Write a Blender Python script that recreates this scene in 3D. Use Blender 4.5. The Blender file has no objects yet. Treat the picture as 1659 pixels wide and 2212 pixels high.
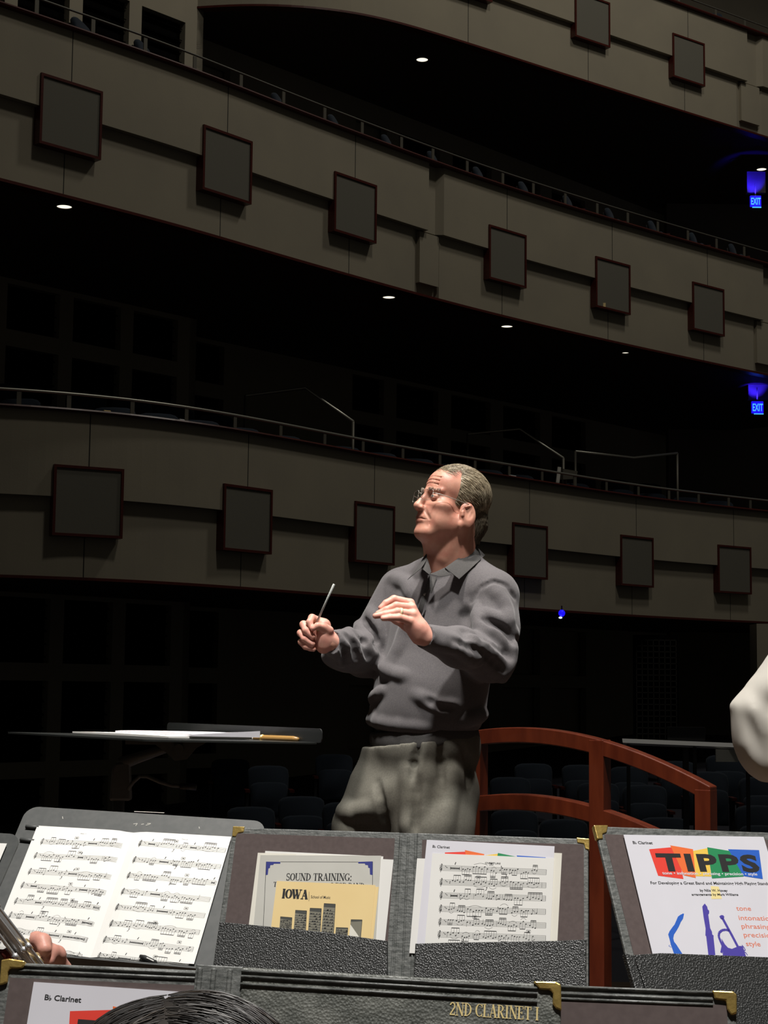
import bpy, bmesh, math, random
import numpy as np
from mathutils import Vector, Matrix
PI = math.pi
rnd = random.Random(7)
SC = bpy.context.scene
COL = SC.collection

# ------------------------------------------------------------------ camera model
FPX = 3600.0
_p = math.radians(6.09); _r = math.radians(0.6)
CAM = np.array([0.0, 0.0, 1.3])
_F = np.array([0, math.cos(_p), math.sin(_p)])
_R0 = np.array([1.0, 0, 0]); _U0 = np.array([0, -math.sin(_p), math.cos(_p)])
_R = math.cos(_r) * _R0 + math.sin(_r) * _U0
_U = -math.sin(_r) * _R0 + math.cos(_r) * _U0

def ray(x, y):
    return _F + (x - 829.5) / FPX * _R - (y - 1106) / FPX * _U
def at(x, y, Y):                       # point of the place seen at photo (x, y), Y metres ahead
    d = ray(x, y); return CAM + d * (Y / d[1])
def pz(x, y, z):                       # ... on the horizontal plane at height z
    d = ray(x, y); return CAM + d * ((z - CAM[2]) / d[2])

cam_data = bpy.data.cameras.new('camera'); cam = bpy.data.objects.new('camera', cam_data)
COL.objects.link(cam)
cam_data.sensor_fit = 'HORIZONTAL'; cam_data.sensor_width = 36.0
cam_data.lens = FPX / 1659.0 * 36.0
cam_data.clip_start = 0.05; cam_data.clip_end = 200
_M = Matrix.Identity(4)
for i in range(3):
    _M[i][0] = _R[i]; _M[i][1] = _U[i]; _M[i][2] = -_F[i]; _M[i][3] = CAM[i]
cam.matrix_world = _M
SC.camera = cam

# ------------------------------------------------------------------ materials
def mat(name, col, rough=.6, metal=0.0, spec=.5, noise=None, bump=None, sheen=0, emit=None, sss=0, alpha=1, wood=None, coat=0):
    """noise=(scale, colour2, detail[, stretch]) bump=(scale, strength, distance[, stretch])"""
    m = bpy.data.materials.new(name); m.use_nodes = True
    nt = m.node_tree; b = nt.nodes['Principled BSDF']
    c4 = (*col, 1)
    b.inputs['Base Color'].default_value = c4
    b.inputs['Roughness'].default_value = rough
    b.inputs['Metallic'].default_value = metal
    b.inputs['Specular IOR Level'].default_value = spec
    b.inputs['Alpha'].default_value = alpha
    if coat: b.inputs['Coat Weight'].default_value = coat
    if sheen: b.inputs['Sheen Weight'].default_value = sheen; b.inputs['Sheen Roughness'].default_value = .5
    if sss:
        b.inputs['Subsurface Weight'].default_value = sss
        b.inputs['Subsurface Radius'].default_value = (.008, .003, .0015); b.inputs['Subsurface Scale'].default_value = 1
    if emit:
        b.inputs['Emission Color'].default_value = (*emit[0], 1); b.inputs['Emission Strength'].default_value = emit[1]
    def coords(stretch):
        tc = nt.nodes.new('ShaderNodeTexCoord'); mp = nt.nodes.new('ShaderNodeMapping')
        nt.links.new(tc.outputs['Object'], mp.inputs['Vector'])
        if stretch: mp.inputs['Scale'].default_value = stretch
        return mp.outputs['Vector']
    if noise:
        n = nt.nodes.new('ShaderNodeTexNoise'); n.inputs['Scale'].default_value = noise[0]; n.inputs['Detail'].default_value = noise[2]
        nt.links.new(coords(noise[3] if len(noise) > 3 else None), n.inputs['Vector'])
        r = nt.nodes.new('ShaderNodeValToRGB')
        r.color_ramp.elements[0].position = .35; r.color_ramp.elements[1].position = .65
        r.color_ramp.elements[0].color = c4; r.color_ramp.elements[1].color = (*noise[1], 1)
        nt.links.new(n.outputs['Fac'], r.inputs['Fac']); nt.links.new(r.outputs['Color'], b.inputs['Base Color'])
    if bump:
        if bump[0] < 0:
            n = nt.nodes.new('ShaderNodeTexVoronoi'); n.inputs['Scale'].default_value = -bump[0]; out = n.outputs['Distance']
        else:
            n = nt.nodes.new('ShaderNodeTexNoise'); n.inputs['Scale'].default_value = bump[0]; n.inputs['Detail'].default_value = 4; out = n.outputs['Fac']
        nt.links.new(coords(bump[3] if len(bump) > 3 else None), n.inputs['Vector'])
        bp = nt.nodes.new('ShaderNodeBump'); bp.inputs['Strength'].default_value = bump[1]; bp.inputs['Distance'].default_value = bump[2]
        nt.links.new(out, bp.inputs['Height']); nt.links.new(bp.outputs['Normal'], b.inputs['Normal'])
    return m

M = {}
M['plaster'] = mat('plaster', (.30, .265, .20), .85, noise=(1.3, (.33, .29, .215), 5), bump=(60, .15, .004))
M['fabric_panel'] = mat('fabric_panel', (.145, .136, .109), .95, noise=(220, (.168, .158, .128), 2))
M['redwood'] = mat('redwood', (.085, .012, .007), .35, noise=(14, (.06, .008, .005), 4, (1, 1, 6)))
M['cherry'] = mat('cherry', (.095, .017, .0055), .3, noise=(9, (.062, .010, .0035), 6, (3, 3, .6)), coat=.5)
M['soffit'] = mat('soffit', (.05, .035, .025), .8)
M['dark_wall'] = mat('dark_wall', (.17, .15, .115), .9, noise=(2, (.19, .165, .125), 3))
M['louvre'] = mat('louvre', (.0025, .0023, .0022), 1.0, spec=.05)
M['steel_rail_dim_lit'] = mat('steel_rail_dim_lit', (.13, .125, .105), .5, metal=.3)  # same steel, darkened for the dimmer light on the upper handrails
M['seam'] = mat('seam', (.02, .018, .014), .9)
M['steel_rail'] = mat('steel_rail', (.45, .44, .38), .38, metal=.75)
M['steel_post'] = mat('steel_post', (.13, .12, .095), .5, metal=.3)
M['seat_blue'] = mat('seat_blue', (.016, .025, .040), .95, noise=(160, (.010, .017, .029), 2), sheen=.05)
M['seat_back'] = mat('seat_back', (.012, .012, .014), .5)
M['stage_floor'] = mat('stage_floor', (.10, .055, .025), .45, noise=(6, (.07, .038, .018), 5, (1, 8, 1)))
M['carpet'] = mat('carpet', (.02, .02, .03), 1.0)
M['black_metal'] = mat('black_metal', (.075, .077, .075), .45, spec=.5, noise=(90, (.065, .067, .064), 3))
M['stand_grey'] = mat('stand_grey', (.070, .074, .072), .5, spec=.4, noise=(60, (.085, .088, .085), 3))
M['dark_stand'] = mat('dark_stand', (.018, .020, .019), .35, spec=.5)
M['paper'] = mat('paper', (.80, .79, .755), .85, noise=(9, (.765, .755, .715), 4))
M['cream'] = mat('cream', (.77, .745, .66), .85, noise=(12, (.73, .70, .61), 4))
M['lavender'] = mat('lavender', (.71, .70, .755), .55, noise=(14, (.685, .675, .725), 4))
M['buff'] = mat('buff', (.83, .64, .31), .8, noise=(10, (.80, .60, .28), 4))
M['greypaper'] = mat('greypaper', (.56, .55, .50), .8, noise=(10, (.50, .49, .44), 4))
M['ink'] = mat('ink', (.012, .012, .012), .7)
M['ink_grey'] = mat('ink_grey', (.36, .36, .34), .8)
M['navy'] = mat('navy', (.022, .03, .22), .7)
M['leather'] = mat('leather', (.026, .027, .026), .42, spec=.62, bump=(-400, .7, .0013))
M['leather_edge'] = mat('leather_edge', (.07, .075, .070), .5, spec=.55, noise=(70, (.18, .185, .175), 6, (1, 1, 5)), bump=(240, .6, .0012))
M['leather_cover'] = mat('leather_cover', (.080, .085, .074), .5, spec=.55, noise=(42, (.165, .17, .15), 5), bump=(-420, .55, .0010))
M['liner'] = mat('liner', (.088, .064, .060), .85, noise=(130, (.104, .077, .072), 4))
M['brass'] = mat('brass', (.80, .56, .17), .3, metal=.8, bump=(55, .35, .004))
M['gold_ink'] = mat('gold_ink', (.90, .72, .33), .4, metal=.2)
M['silver'] = mat('silver', (.88, .88, .88), .34, metal=.75)
M['gold_metal'] = mat('gold_metal', (.85, .66, .34), .33, metal=.75)
M['reflection_red'] = mat('reflection_red', (.26, .06, .05), .3, metal=.8)  # colour of skin reflected in the silver flute
M['white'] = mat('white', (.8, .8, .8), .6)
M['black'] = mat('black', (.008, .008, .008), .6)
M['skin'] = mat('skin', (.64, .33, .235), .46, spec=.42, noise=(38, (.56, .245, .175), 5), sss=.22, bump=(420, .18, .0012))
M['skin_hand'] = mat('skin_hand', (.64, .325, .25), .48, spec=.4, noise=(45, (.60, .28, .22), 4), sss=.22, bump=(380, .2, .001))
M['ring_gold'] = mat('ring_gold', (.9, .78, .5), .3, metal=.35)
M['lip'] = mat('lip', (.46, .19, .135), .45, sss=.1)
M['hair_grey'] = mat('hair_grey', (.34, .285, .195), .45, spec=.4, noise=(55, (.17, .135, .085), 4))
M['hair_light'] = mat('hair_light', (.56, .49, .36), .45, spec=.4, noise=(55, (.36, .30, .20), 4))
M['hair_nape_shade'] = mat('hair_nape_shade', (.085, .068, .045), .5)  # shadow at the nape put into the hair colour
M['hair_black'] = mat('hair_black', (.010, .008, .007), .5, spec=.5, noise=(30, (.022, .017, .013), 3))
M['brow'] = mat('brow', (.38, .33, .27), .8)
M['eye_white'] = mat('eye_white', (.55, .5, .46), .25)
M['iris'] = mat('iris', (.05, .06, .06), .2)
M['sweater'] = mat('sweater', (.125, .117, .119), .95, spec=.15, noise=(330, (.098, .092, .096), 3), bump=(900, .25, .0008), sheen=.15)
M['collar'] = mat('collar', (.085, .082, .080), .9, spec=.15, noise=(300, (.07, .068, .066), 2), bump=(1200, .2, .0006))
M['trousers'] = mat('trousers', (.150, .144, .120), .9, spec=.15, noise=(200, (.125, .120, .10), 3), bump=(800, .15, .0006))
M['white_shirt'] = mat('white_shirt', (.54, .51, .455), .85, noise=(6, (.50, .475, .42), 3))
M['dark_cloth'] = mat('dark_cloth', (.02, .02, .024), .9)
M['shoe'] = mat('shoe', (.01, .009, .008), .3)
def colour(n, c, r=.7): M[n] = mat(n, c, r)
colour('print_red', (.80, .045, .025)); colour('print_orange', (.86, .16, .03)); colour('print_yellow', (.87, .58, .08))
colour('print_green', (.01, .25, .085)); colour('print_blue', (.012, .11, .55)); colour('print_violet', (.065, .045, .36))
colour('print_coral', (.74, .20, .115)); colour('pale_yellow', (.86, .72, .33))
M['lamp_glow'] = mat('lamp_glow', (.9, .85, .7), .5, emit=((1, .93, .78), 1.15))
M['lamp_dim'] = mat('lamp_dim', (.06, .05, .04), .6)
M['sign_blue'] = mat('sign_blue', (.01, .01, .3), .4, emit=((.012, .006, 1.0), .95))
M['sign_cyan'] = mat('sign_cyan', (.1, .6, .9), .4, emit=((.08, .55, 1.0), .95))
M['screen'] = mat('screen', (.012, .012, .013), .12)
M['eyeglass'] = None
g = bpy.data.materials.new('eyeglass'); g.use_nodes = True
nt = g.node_tree; nt.nodes.clear()
o_ = nt.nodes.new('ShaderNodeOutputMaterial'); mx = nt.nodes.new('ShaderNodeMixShader'); tr = nt.nodes.new('ShaderNodeBsdfTransparent'); gl = nt.nodes.new('ShaderNodeBsdfGlossy')
gl.inputs['Roughness'].default_value = .05; mx.inputs[0].default_value = .10; tr.inputs['Color'].default_value = (.86, .87, .87, 1)
nt.links.new(tr.outputs[0], mx.inputs[1]); nt.links.new(gl.outputs[0], mx.inputs[2]); nt.links.new(mx.outputs[0], o_.inputs['Surface'])
M['eyeglass'] = g

# ------------------------------------------------------------------ object helpers
def tag(o, label=None, cat=None, group=None, kind=None):
    if label: o['label'] = label
    if cat: o['category'] = cat
    if group: o['group'] = group
    if kind: o['kind'] = kind
    return o
def thing(name, loc, label, cat, group=None):
    o = bpy.data.objects.new(name, None); COL.objects.link(o); o.location = Vector([float(v) for v in loc])
    o.empty_display_size = .05
    return tag(o, label, cat, group)
def root_loc(p):
    l = Vector((0, 0, 0))
    while p is not None:
        l += p.location; p = p.parent
    return l
def link_mesh(name, me, mats, parent=None, smooth=False, org=None):
    for m in mats: me.materials.append(M[m] if isinstance(m, str) else m)
    o = bpy.data.objects.new(name, me); COL.objects.link(o)
    off = None
    if parent is not None:
        o.parent = parent; off = root_loc(parent)
    elif org is not None:
        off = Vector([float(v) for v in org]); o.location = off
    if off is not None and off.length > 0: me.transform(Matrix.Translation(-off))
    if smooth: me.polygons.foreach_set('use_smooth', [True] * len(me.polygons))
    me.update()
    return o
def copy_tree(o, parent=None):
    c = o.copy(); COL.objects.link(c)
    if parent is not None: c.parent = parent
    for ch in o.children: copy_tree(ch, c)
    return c

class MB:
    """collects shapes for ONE mesh object"""
    def __init__(s): s.v = []; s.f = []; s.m = []; s.cur = 0
    def mi(s, i): s.cur = i; return s
    def raw(s, vs, fs):
        b = len(s.v); s.v += [tuple(float(q) for q in v) for v in vs]
        for f in fs: s.f.append(tuple(b + i for i in f)); s.m.append(s.cur)
        return s
    def hexa(s, p):                     # 8 points: bottom 4 ccw, top 4 ccw
        return s.raw(p, [(3, 2, 1, 0), (4, 5, 6, 7), (0, 1, 5, 4), (1, 2, 6, 5), (2, 3, 7, 6), (3, 0, 4, 7)])
    def obox(s, c, ax, ay, az, sx, sy, sz):   # centre, axes, FULL sizes
        c = np.array(c, float); ax = np.array(ax, float) * sx / 2; ay = np.array(ay, float) * sy / 2; az = np.array(az, float) * sz / 2
        return s.hexa([c - ax - ay - az, c + ax - ay - az, c + ax + ay - az, c - ax + ay - az, c - ax - ay + az, c + ax - ay + az, c + ax + ay + az, c - ax + ay + az])
    def box(s, c, sx, sy, sz): return s.obox(c, (1, 0, 0), (0, 1, 0), (0, 0, 1), sx, sy, sz)
    def tube(s, pts, r, n=8, cap=True, flat=None):
        pts = [np.array(p, float) for p in pts]; k = len(pts)
        rs = r if hasattr(r, '__len__') else [r] * k
        t0 = pts[1] - pts[0]; t0 /= np.linalg.norm(t0)
        a = np.array((0, 0, 1.0)) if abs(t0[2]) < .9 else np.array((1.0, 0, 0))
        u = np.cross(t0, a); u /= np.linalg.norm(u); vs = []
        for i in range(k):
            t = (pts[min(i + 1, k - 1)] - pts[max(i - 1, 0)]); t /= max(np.linalg.norm(t), 1e-9)
            u = u - t * np.dot(u, t); u /= np.linalg.norm(u); w = np.cross(t, u)
            for j in range(n):
                A = 2 * PI * (j + .5) / n
                vs.append(pts[i] + (u * math.cos(A) + w * math.sin(A)) * rs[i])
        fs = []
        for i in range(k - 1):
            for j in range(n):
                j2 = (j + 1) % n
                fs.append((i * n + j, i * n + j2, (i + 1) * n + j2, (i + 1) * n + j))
        if cap: fs += [tuple(range(n - 1, -1, -1)), tuple((k - 1) * n + j for j in range(n))]
        return s.raw(vs, fs)
    def sphere(s, c, r, n=12, m=8, sc=(1, 1, 1)):
        vs = []; fs = []
        for i in range(m + 1):
            th = PI * i / m
            for j in range(n):
                ph = 2 * PI * j / n
                vs.append((c[0] + r * sc[0] * math.sin(th) * math.cos(ph), c[1] + r * sc[1] * math.sin(th) * math.sin(ph), c[2] + r * sc[2] * math.cos(th)))
        for i in range(m):
            for j in range(n): fs.append((i * n + j, (i + 1) * n + j, (i + 1) * n + (j + 1) % n, i * n + (j + 1) % n))
        return s.raw(vs, fs)
    def prism(s, poly, d):              # polygon (list of 3D points) extruded along vector d
        n = len(poly); P = [np.array(p, float) for p in poly]; d = np.array(d, float)
        return s.raw(P + [p + d for p in P], [tuple(range(n - 1, -1, -1)), tuple(range(n, 2 * n))] + [(i, (i + 1) % n, n + (i + 1) % n, n + i) for i in range(n)])
    def sweep(s, path, frames, prof, close=False):  # profile (a,b) in frame axes along the path
        n = len(prof); vs = []
        for p, (A, B) in zip(path, frames):
            for a, b in prof: vs.append(np.array(p) + np.array(A) * a + np.array(B) * b)
        k = len(path); fs = []
        for i in range(k - 1):
            for j in range(n): fs.append((i * n + j, i * n + (j + 1) % n, (i + 1) * n + (j + 1) % n, (i + 1) * n + j))
        fs += [tuple(range(n - 1, -1, -1)), tuple((k - 1) * n + j for j in range(n))]
        return s.raw(vs, fs)
    def build(s, name, mats, parent=None, smooth=False, org=None, fix=True):
        me = bpy.data.meshes.new(name); me.from_pydata(s.v, [], s.f)
        if not isinstance(mats, (list, tuple)): mats = [mats]
        me.polygons.foreach_set('material_index', s.m)
        if fix:
            bm = bmesh.new(); bm.from_mesh(me); bmesh.ops.recalc_face_normals(bm, faces=bm.faces); bm.to_mesh(me); bm.free()
        return link_mesh(name, me, mats, parent, smooth, org)

def bevel(o, w=.004, seg=2):
    b = o.modifiers.new('bevel', 'BEVEL'); b.width = w; b.segments = seg; b.limit_method = 'ANGLE'; b.angle_limit = math.radians(40)
    return o
def nrm(v): v = np.array(v, float); return v / np.linalg.norm(v)
def lerp(a, b, t): return np.array(a, float) * (1 - t) + np.array(b, float) * t
Z3 = np.array((0, 0, 1.0))
# ================================================================== THE HALL
ORD = ['first', 'second', 'third', 'fourth', 'fifth', 'sixth', 'seventh', 'eighth', 'ninth', 'tenth', 'eleventh', 'twelfth', 'thirteenth', 'fourteenth', 'fifteenth', 'sixteenth', 'seventeenth', 'eighteenth', 'nineteenth', 'twentieth']

class Plan:
    """a curved line on plan, with arc length, tangents and normals towards the hall"""
    def __init__(s, pts, n=24, sm=220):
        P = np.array(pts, float); P = np.vstack([2 * P[0] - P[1], P, 2 * P[-1] - P[-2]])
        out = []
        for i in range(1, len(P) - 2):
            a, b, c, d = P[i - 1:i + 3]
            for t in np.arange(n) / n:
                out.append(.5 * ((2 * b) + (c - a) * t + (2 * a - 5 * b + 4 * c - d) * t * t + (3 * b - a - 3 * c + d) * t ** 3))
        out.append(P[-2]); p = np.array(out)
        c = np.concatenate([[0], np.cumsum(np.linalg.norm(np.diff(p, axis=0), axis=1))]); q = np.linspace(0, c[-1], int(c[-1] / .1) + 1)
        s.p = np.stack([np.interp(q, c, p[:, 0]), np.interp(q, c, p[:, 1])], -1)
        for _ in range(sm): s.p[1:-1] = .25 * s.p[:-2] + .5 * s.p[1:-1] + .25 * s.p[2:]
        seg = np.linalg.norm(np.diff(s.p, axis=0), axis=1); s.s = np.concatenate([[0], np.cumsum(seg)]); s.L = s.s[-1]
    def pt(s, q): return np.array([np.interp(q, s.s, s.p[:, 0]), np.interp(q, s.s, s.p[:, 1])])
    def tan(s, q): return nrm(s.pt(min(q + .12, s.L)) - s.pt(max(q - .12, 0)))
    def nor(s, q): t = s.tan(q); return np.array([t[1], -t[0]])
    def P3(s, q, off, z): a = s.pt(q) + s.nor(q) * off; return np.array([a[0], a[1], z])
    def hit(s, x, y, off=0):            # (arc position, height) seen at photo point (x, y) on the surface offset by off
        d = ray(x, y); lo, hi = 0., s.L
        def side(q): a = s.pt(q) + s.nor(q) * off; return a[0] * d[1] - a[1] * d[0]
        qs = np.linspace(0, s.L, 400); v = [side(q) for q in qs]
        for i in range(399):
            if v[i] * v[i + 1] <= 0:
                q = qs[i] + (qs[i + 1] - qs[i]) * abs(v[i]) / (abs(v[i]) + abs(v[i + 1]) + 1e-12)
                a = s.pt(q) + s.nor(q) * off; return q, CAM[2] + d[2] * a[1] / d[1]
        return (0 if abs(v[0]) < abs(v[-1]) else s.L), 0

H = 1.8
T1 = dict(name='lower', plan=Plan([(-7.4, 17.25), (-5.6, 17.4), (-4.13, 17.7), (-3.2, 18.0), (-2.17, 18.8), (-.36, 21.1), (.49, 22.1), (1.7, 23.3), (2.52, 24.2), (4.1, 25.8), (6.37, 27.5), (8.6, 29.1), (10.5, 30.4)]), zb=2.47)
T2 = dict(name='upper', plan=Plan([(-6.9, 14.4), (-5.6, 15.4), (-4.05, 16.82), (-3.41, 17.55), (-2.2, 18.62), (-1.88, 19.18), (-.6, 20.6), (.7, 22.05), (2.7, 24.0), (6.34, 27.15), (8.6, 28.9), (10.5, 30.3)]), zb=6.54)
T3 = dict(name='top', plan=Plan([(-2.86, 23.48), (-2.3, 23.36), (-1.62, 23.34), (-.8, 23.48), (-.07, 23.8), (1.14, 24.66), (3.09, 26.16), (6.82, 28.95), (8.8, 30.4), (10.6, 31.7)], sm=40), zb=11.2)
for t in (T1, T2, T3): t['zt'] = t['zb'] + H; t['zm'] = t['zb'] + .485 * H

# framed panels: centre of each in the photo
T1['boxes'] = [(197, 1082), (548, 1121), (822, 1152), (1157, 1190), (1387, 1212), (1597, 1230)]
T2['boxes'] = [(165, 248), (504, 353), (780, 446), (1108, 552), (1335, 615), (1541, 666)]
T3['boxes'] = [(1030, -65), (1289, 38), (1497, 126)]
T1['half'] = [(.395, .385)] * 6; T2['half'] = T1['half']; T3['half'] = T1['half']
T1['rec'] = []; T2['rec'] = [(931, 366, 963, 392), (1652, 580, 1690, 600)]; T3['rec'] = [(1617, 70, 1650, 90)]

def fascia(t):
    pl = t['plan']; zb, zm, zt = t['zb'], t['zm'], t['zt']
    ss = list(np.arange(0, pl.L, .18)) + [pl.L]
    rec = []
    for (x0, y0, x1, y1) in t['rec']:
        a = pl.hit(x0, y0, .12)[0]; b = pl.hit(x1, y1, .12)[0]; rec.append((a, b)); ss += [a - .004, a + .004, b - .08, b - .03, b, b + .05]
    ss = sorted(q for q in ss if 0 <= q <= pl.L); t['recs'] = rec
    def dep(q):
        for a, b in rec:
            if a <= q <= b: return .11 * min(1, max(0, (b - q) / .08))
        return 0
    def depl(q):
        for a, b in rec:
            if a - .1 <= q <= b: return .07
        return 0
    m = MB()
    path = [pl.P3(q, 0, 0) for q in ss]; n = len(ss)
    def ring(q):
        u = .09 - dep(q) * .8; l = 0 - depl(q)
        return [(-.16, zb), (l, zb), (l, zm), (u, zm), (u, zt), (-.16, zt)]
    vs = []
    for q in ss:
        for o, z in ring(q): vs.append(pl.P3(q, o, z))
    fs = []
    for i in range(n - 1):
        for j in range(6): fs.append((i * 6 + j, i * 6 + (j + 1) % 6, (i + 1) * 6 + (j + 1) % 6, (i + 1) * 6 + j))
    fs += [tuple(range(5, -1, -1)), tuple((n - 1) * 6 + j for j in range(6))]
    m.raw(vs, fs)
    # the shallow raised panel under each joint
    for a, b in rec:
        for k in range(4):
            q0 = lerp([a - .1], [b - .02], k / 4)[0]; q1 = lerp([a - .1], [b - .02], (k + 1) / 4)[0]
            z0, z1 = zb + .16, zm - .02
            p = [pl.P3(q0, -.07, z0), pl.P3(q1, -.07, z0), pl.P3(q1, .02, z0), pl.P3(q0, .02, z0)]
            p = [pl.P3(q0, .02, z0), pl.P3(q1, .02, z0), pl.P3(q1, -.08, z0), pl.P3(q0, -.08, z0)]
            m.hexa(p + [x + Z3 * (z1 - z0) for x in p])
    # thin joints between the plaster panels, one behind each framed panel
    m.mi(1)
    t['bs'] = []
    for (x, y) in t['boxes']:
        q, z = pl.hit(x, y, .2); t['bs'].append((q, z))
        for (o, z0, z1) in ((.0905, zm, zt), (.0005, zb, zm)):
            p = [pl.P3(q - .006, o, z0), pl.P3(q + .006, o, z0), pl.P3(q + .006, o - .05, z0), pl.P3(q - .006, o - .05, z0)]
            m.hexa(p + [v + Z3 * (z1 - z0) for v in p])
    o = m.build('wall_%s_balcony_front' % t['name'], ['plaster', 'seam']); tag(o, '%s balcony front, two overlapping bands of olive beige plaster' % t['name'], None, None, 'structure')
    # red wood cap and edge strip
    for nm, prof, zz in (('cap', [(-.2, .0), (.155, .0), (.165, .018), (.155, .036), (-.2, .036)], zt), ('edge', [(-.15, -.02), (.014, -.02), (.014, .012), (-.15, .012)], zb)):
        c = MB(); P = [pl.P3(q, 0, zz) for q in ss]
        c.sweep(P, [(np.append(pl.nor(q), 0), Z3) for q in ss], prof)
        o = c.build('trim_%d' % (2 * ['lower', 'upper', 'top'].index(t['name']) + (1 if nm == 'cap' else 2)), 'redwood')
        tag(o, 'dark red wood %s of the %s balcony front' % ('capping' if nm == 'cap' else 'bottom edge', t['name']), None, None, 'structure')
    # framed panels
    for i, (q, z) in enumerate(t['bs']):
        hw, hh = t['half'][i]; c = pl.P3(q, 0, z); tn = np.append(pl.tan(q), 0); nn = np.append(pl.nor(q), 0)
        who = '%s framed panel from the left on the %s balcony front' % (ORD[i], t['name'])
        if t['name'] == 'upper' and i == 4: who += ', bearing a pale scrap'
        th = thing('framed_acoustic_panel', c, 'grey ' + who, 'acoustic panel', 'framed panels on the balcony fronts')
        w = .03
        f = MB()
        for (cx, cz, sx, sz) in ((-hw + w / 2, 0, w, 2 * hh), (hw - w / 2, 0, w, 2 * hh), (0, hh - w / 2, 2 * hw - 2 * w, w), (0, -hh + w / 2, 2 * hw - 2 * w, w)):
            f.obox(c + tn * cx + Z3 * cz + nn * .055, tn, nn, Z3, sx, .12, sz)
        f.build('frame', 'redwood', th)
        p = MB(); p.obox(c + nn * .055, tn, nn, Z3, 2 * hw - 2 * w, .09, 2 * hh - 2 * w); p.build('fabric_face', 'fabric_panel', th)
        if t['name'] == 'upper' and i == 4:
            s_ = MB(); s_.obox(c + nn * .103 + tn * (-.2) + Z3 * (-.325), nrm(tn + Z3 * .2), nn, Z3, .055, .006, .06); s_.build('pale_scrap', 'buff', th)

T1['posts'] = [-170, -60, 40, 148, 285, 402, 507, 606, 701, 784, 870, 950, 1026, 1100, 1171, 1241, 1310, 1379, 1445, 1509, 1574, 1621, 1680]
T2['posts'] = [-60, 78, 200, 313, 420, 520, 612, 701, 782, 867, 935, 1009, 1086, 1152, 1221, 1290, 1356, 1421, 1486, 1548, 1608, 1665]
T3['posts'] = [1385, 1466, 1546, 1609, 1672]
def rail(t):
    pl = t['plan']; zt = t['zt']; hh = {'lower': .225, 'upper': .285, 'top': .26}[t['name']]; top = zt + hh
    th = thing('balcony_railing', pl.P3(pl.L / 2, 0, zt), 'thin steel handrail on short posts along the %s balcony front' % t['name'], 'railing', 'handrails on the balcony fronts')
    qs = []
    yy = {'lower': lambda x: 890 + (x / 1659.) ** 1.25 * 215, 'upper': lambda x: 25 + x * .345, 'top': lambda x: 0 + (x - 1460) * .41}[t['name']]
    for x in t['posts']: qs.append(pl.hit(x, yy(x), -.02)[0])
    q0 = max(0.05, qs[0] - .3); q1 = min(pl.L, qs[-1] + .5)
    r = MB(); ss = np.arange(q0, q1, .25); r.tube([pl.P3(q, -.02, top) for q in ss], .017 if t is T1 else .012, 8)
    r.build('top_rail', 'steel_rail' if t is T1 else 'steel_rail_dim_lit', th, True)
    for q in qs:
        p = MB(); b = pl.P3(q, -.02, zt + .036); p.obox(b + Z3 * (hh - .055) / 2, np.append(pl.tan(q), 0), np.append(pl.nor(q), 0), Z3, .05, .012, hh - .055)
        p.build('post', 'steel_post', th)

# the side wall behind the balconies (a plane), with sunk louvred openings
WO = np.array([-2.82, 23.45]); WD = np.array([math.cos(math.radians(47)), math.sin(math.radians(47))]); WN = np.array([WD[1], -WD[0]])
def W3(s, off, z): a = WO + WD * s + WN * off; return np.array([a[0], a[1], z])
def whit(x, y, off):
    d = ray(x, y); o2 = WO + WN * off
    t = ((o2 - CAM[:2]) @ WN) / (d[:2] @ WN); P = CAM + t * d
    return (P[:2] - WO) @ WD
SETB = -.9
opens = [(-5.08, -4.28, 0), (-4.07, -3.27, 0), (-3.07, -2.24, 0), (-2.02, -1.22, 0), (-1.0, -.2, 0)]
for (x0, x1, y) in ((410, 486, 700), (762, 830, 800), (857, 947, 820), (975, 1060, 840), (1087, 1167, 860), (1192, 1265, 880)):
    opens.append((whit(x0, y, SETB), whit(x1, y, SETB), SETB))
opens[5] = (max(opens[5][0], .25), opens[5][1], SETB)
rows = [(-1.0, .12, 'ground'), (.33, 1.37, 'ground'), (1.60, 2.44, 'ground'), (3.4, 5.68, 'lower'), (5.9, 6.5, 'lower'), (7.6, 10.9, 'upper')]
wz0, wz1 = -1.2, 15.5
m = MB(); ax = np.append(WD, 0); an = np.append(WN, 0)
def wbox(m, s0, s1, z0, z1, o0, o1): m.obox(W3((s0 + s1) / 2, (o0 + o1) / 2, (z0 + z1) / 2), ax, an, Z3, s1 - s0, o1 - o0, z1 - z0)
SPL = .14
for (grp, e0, e1, off) in ((opens[:5], -9.0, SPL, 0), (opens[5:], .2, 17.0, SETB)):
    edges = [e0] + [e for o in grp for e in o[:2]] + [e1]
    for i in range(0, len(edges), 2): wbox(m, edges[i], edges[i + 1], wz0, wz1, off - .14, off)
    for (a, b, _) in grp:
        zs = wz0
        for (z0, z1, lv) in rows:
            if z0 - zs > .01: wbox(m, a, b, zs, z0, off - .14, off - .0005)
            zs = z1
        wbox(m, a, b, zs, wz1, off - .14, off - .0005)
    wbox(m, e0, e1, wz0, wz1, off - .3, off - .2)
wbox(m, SPL - .12, SPL, wz0, wz1, SETB - .2, 0)
tag(m.build('wall_left', 'plaster'), 'beige side wall of columns and bands around sunk dark openings', None, None, 'structure')
LV = {'ground': 'under the lower balcony', 'lower': 'behind the lower balcony', 'upper': 'behind the upper balcony'}
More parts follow.
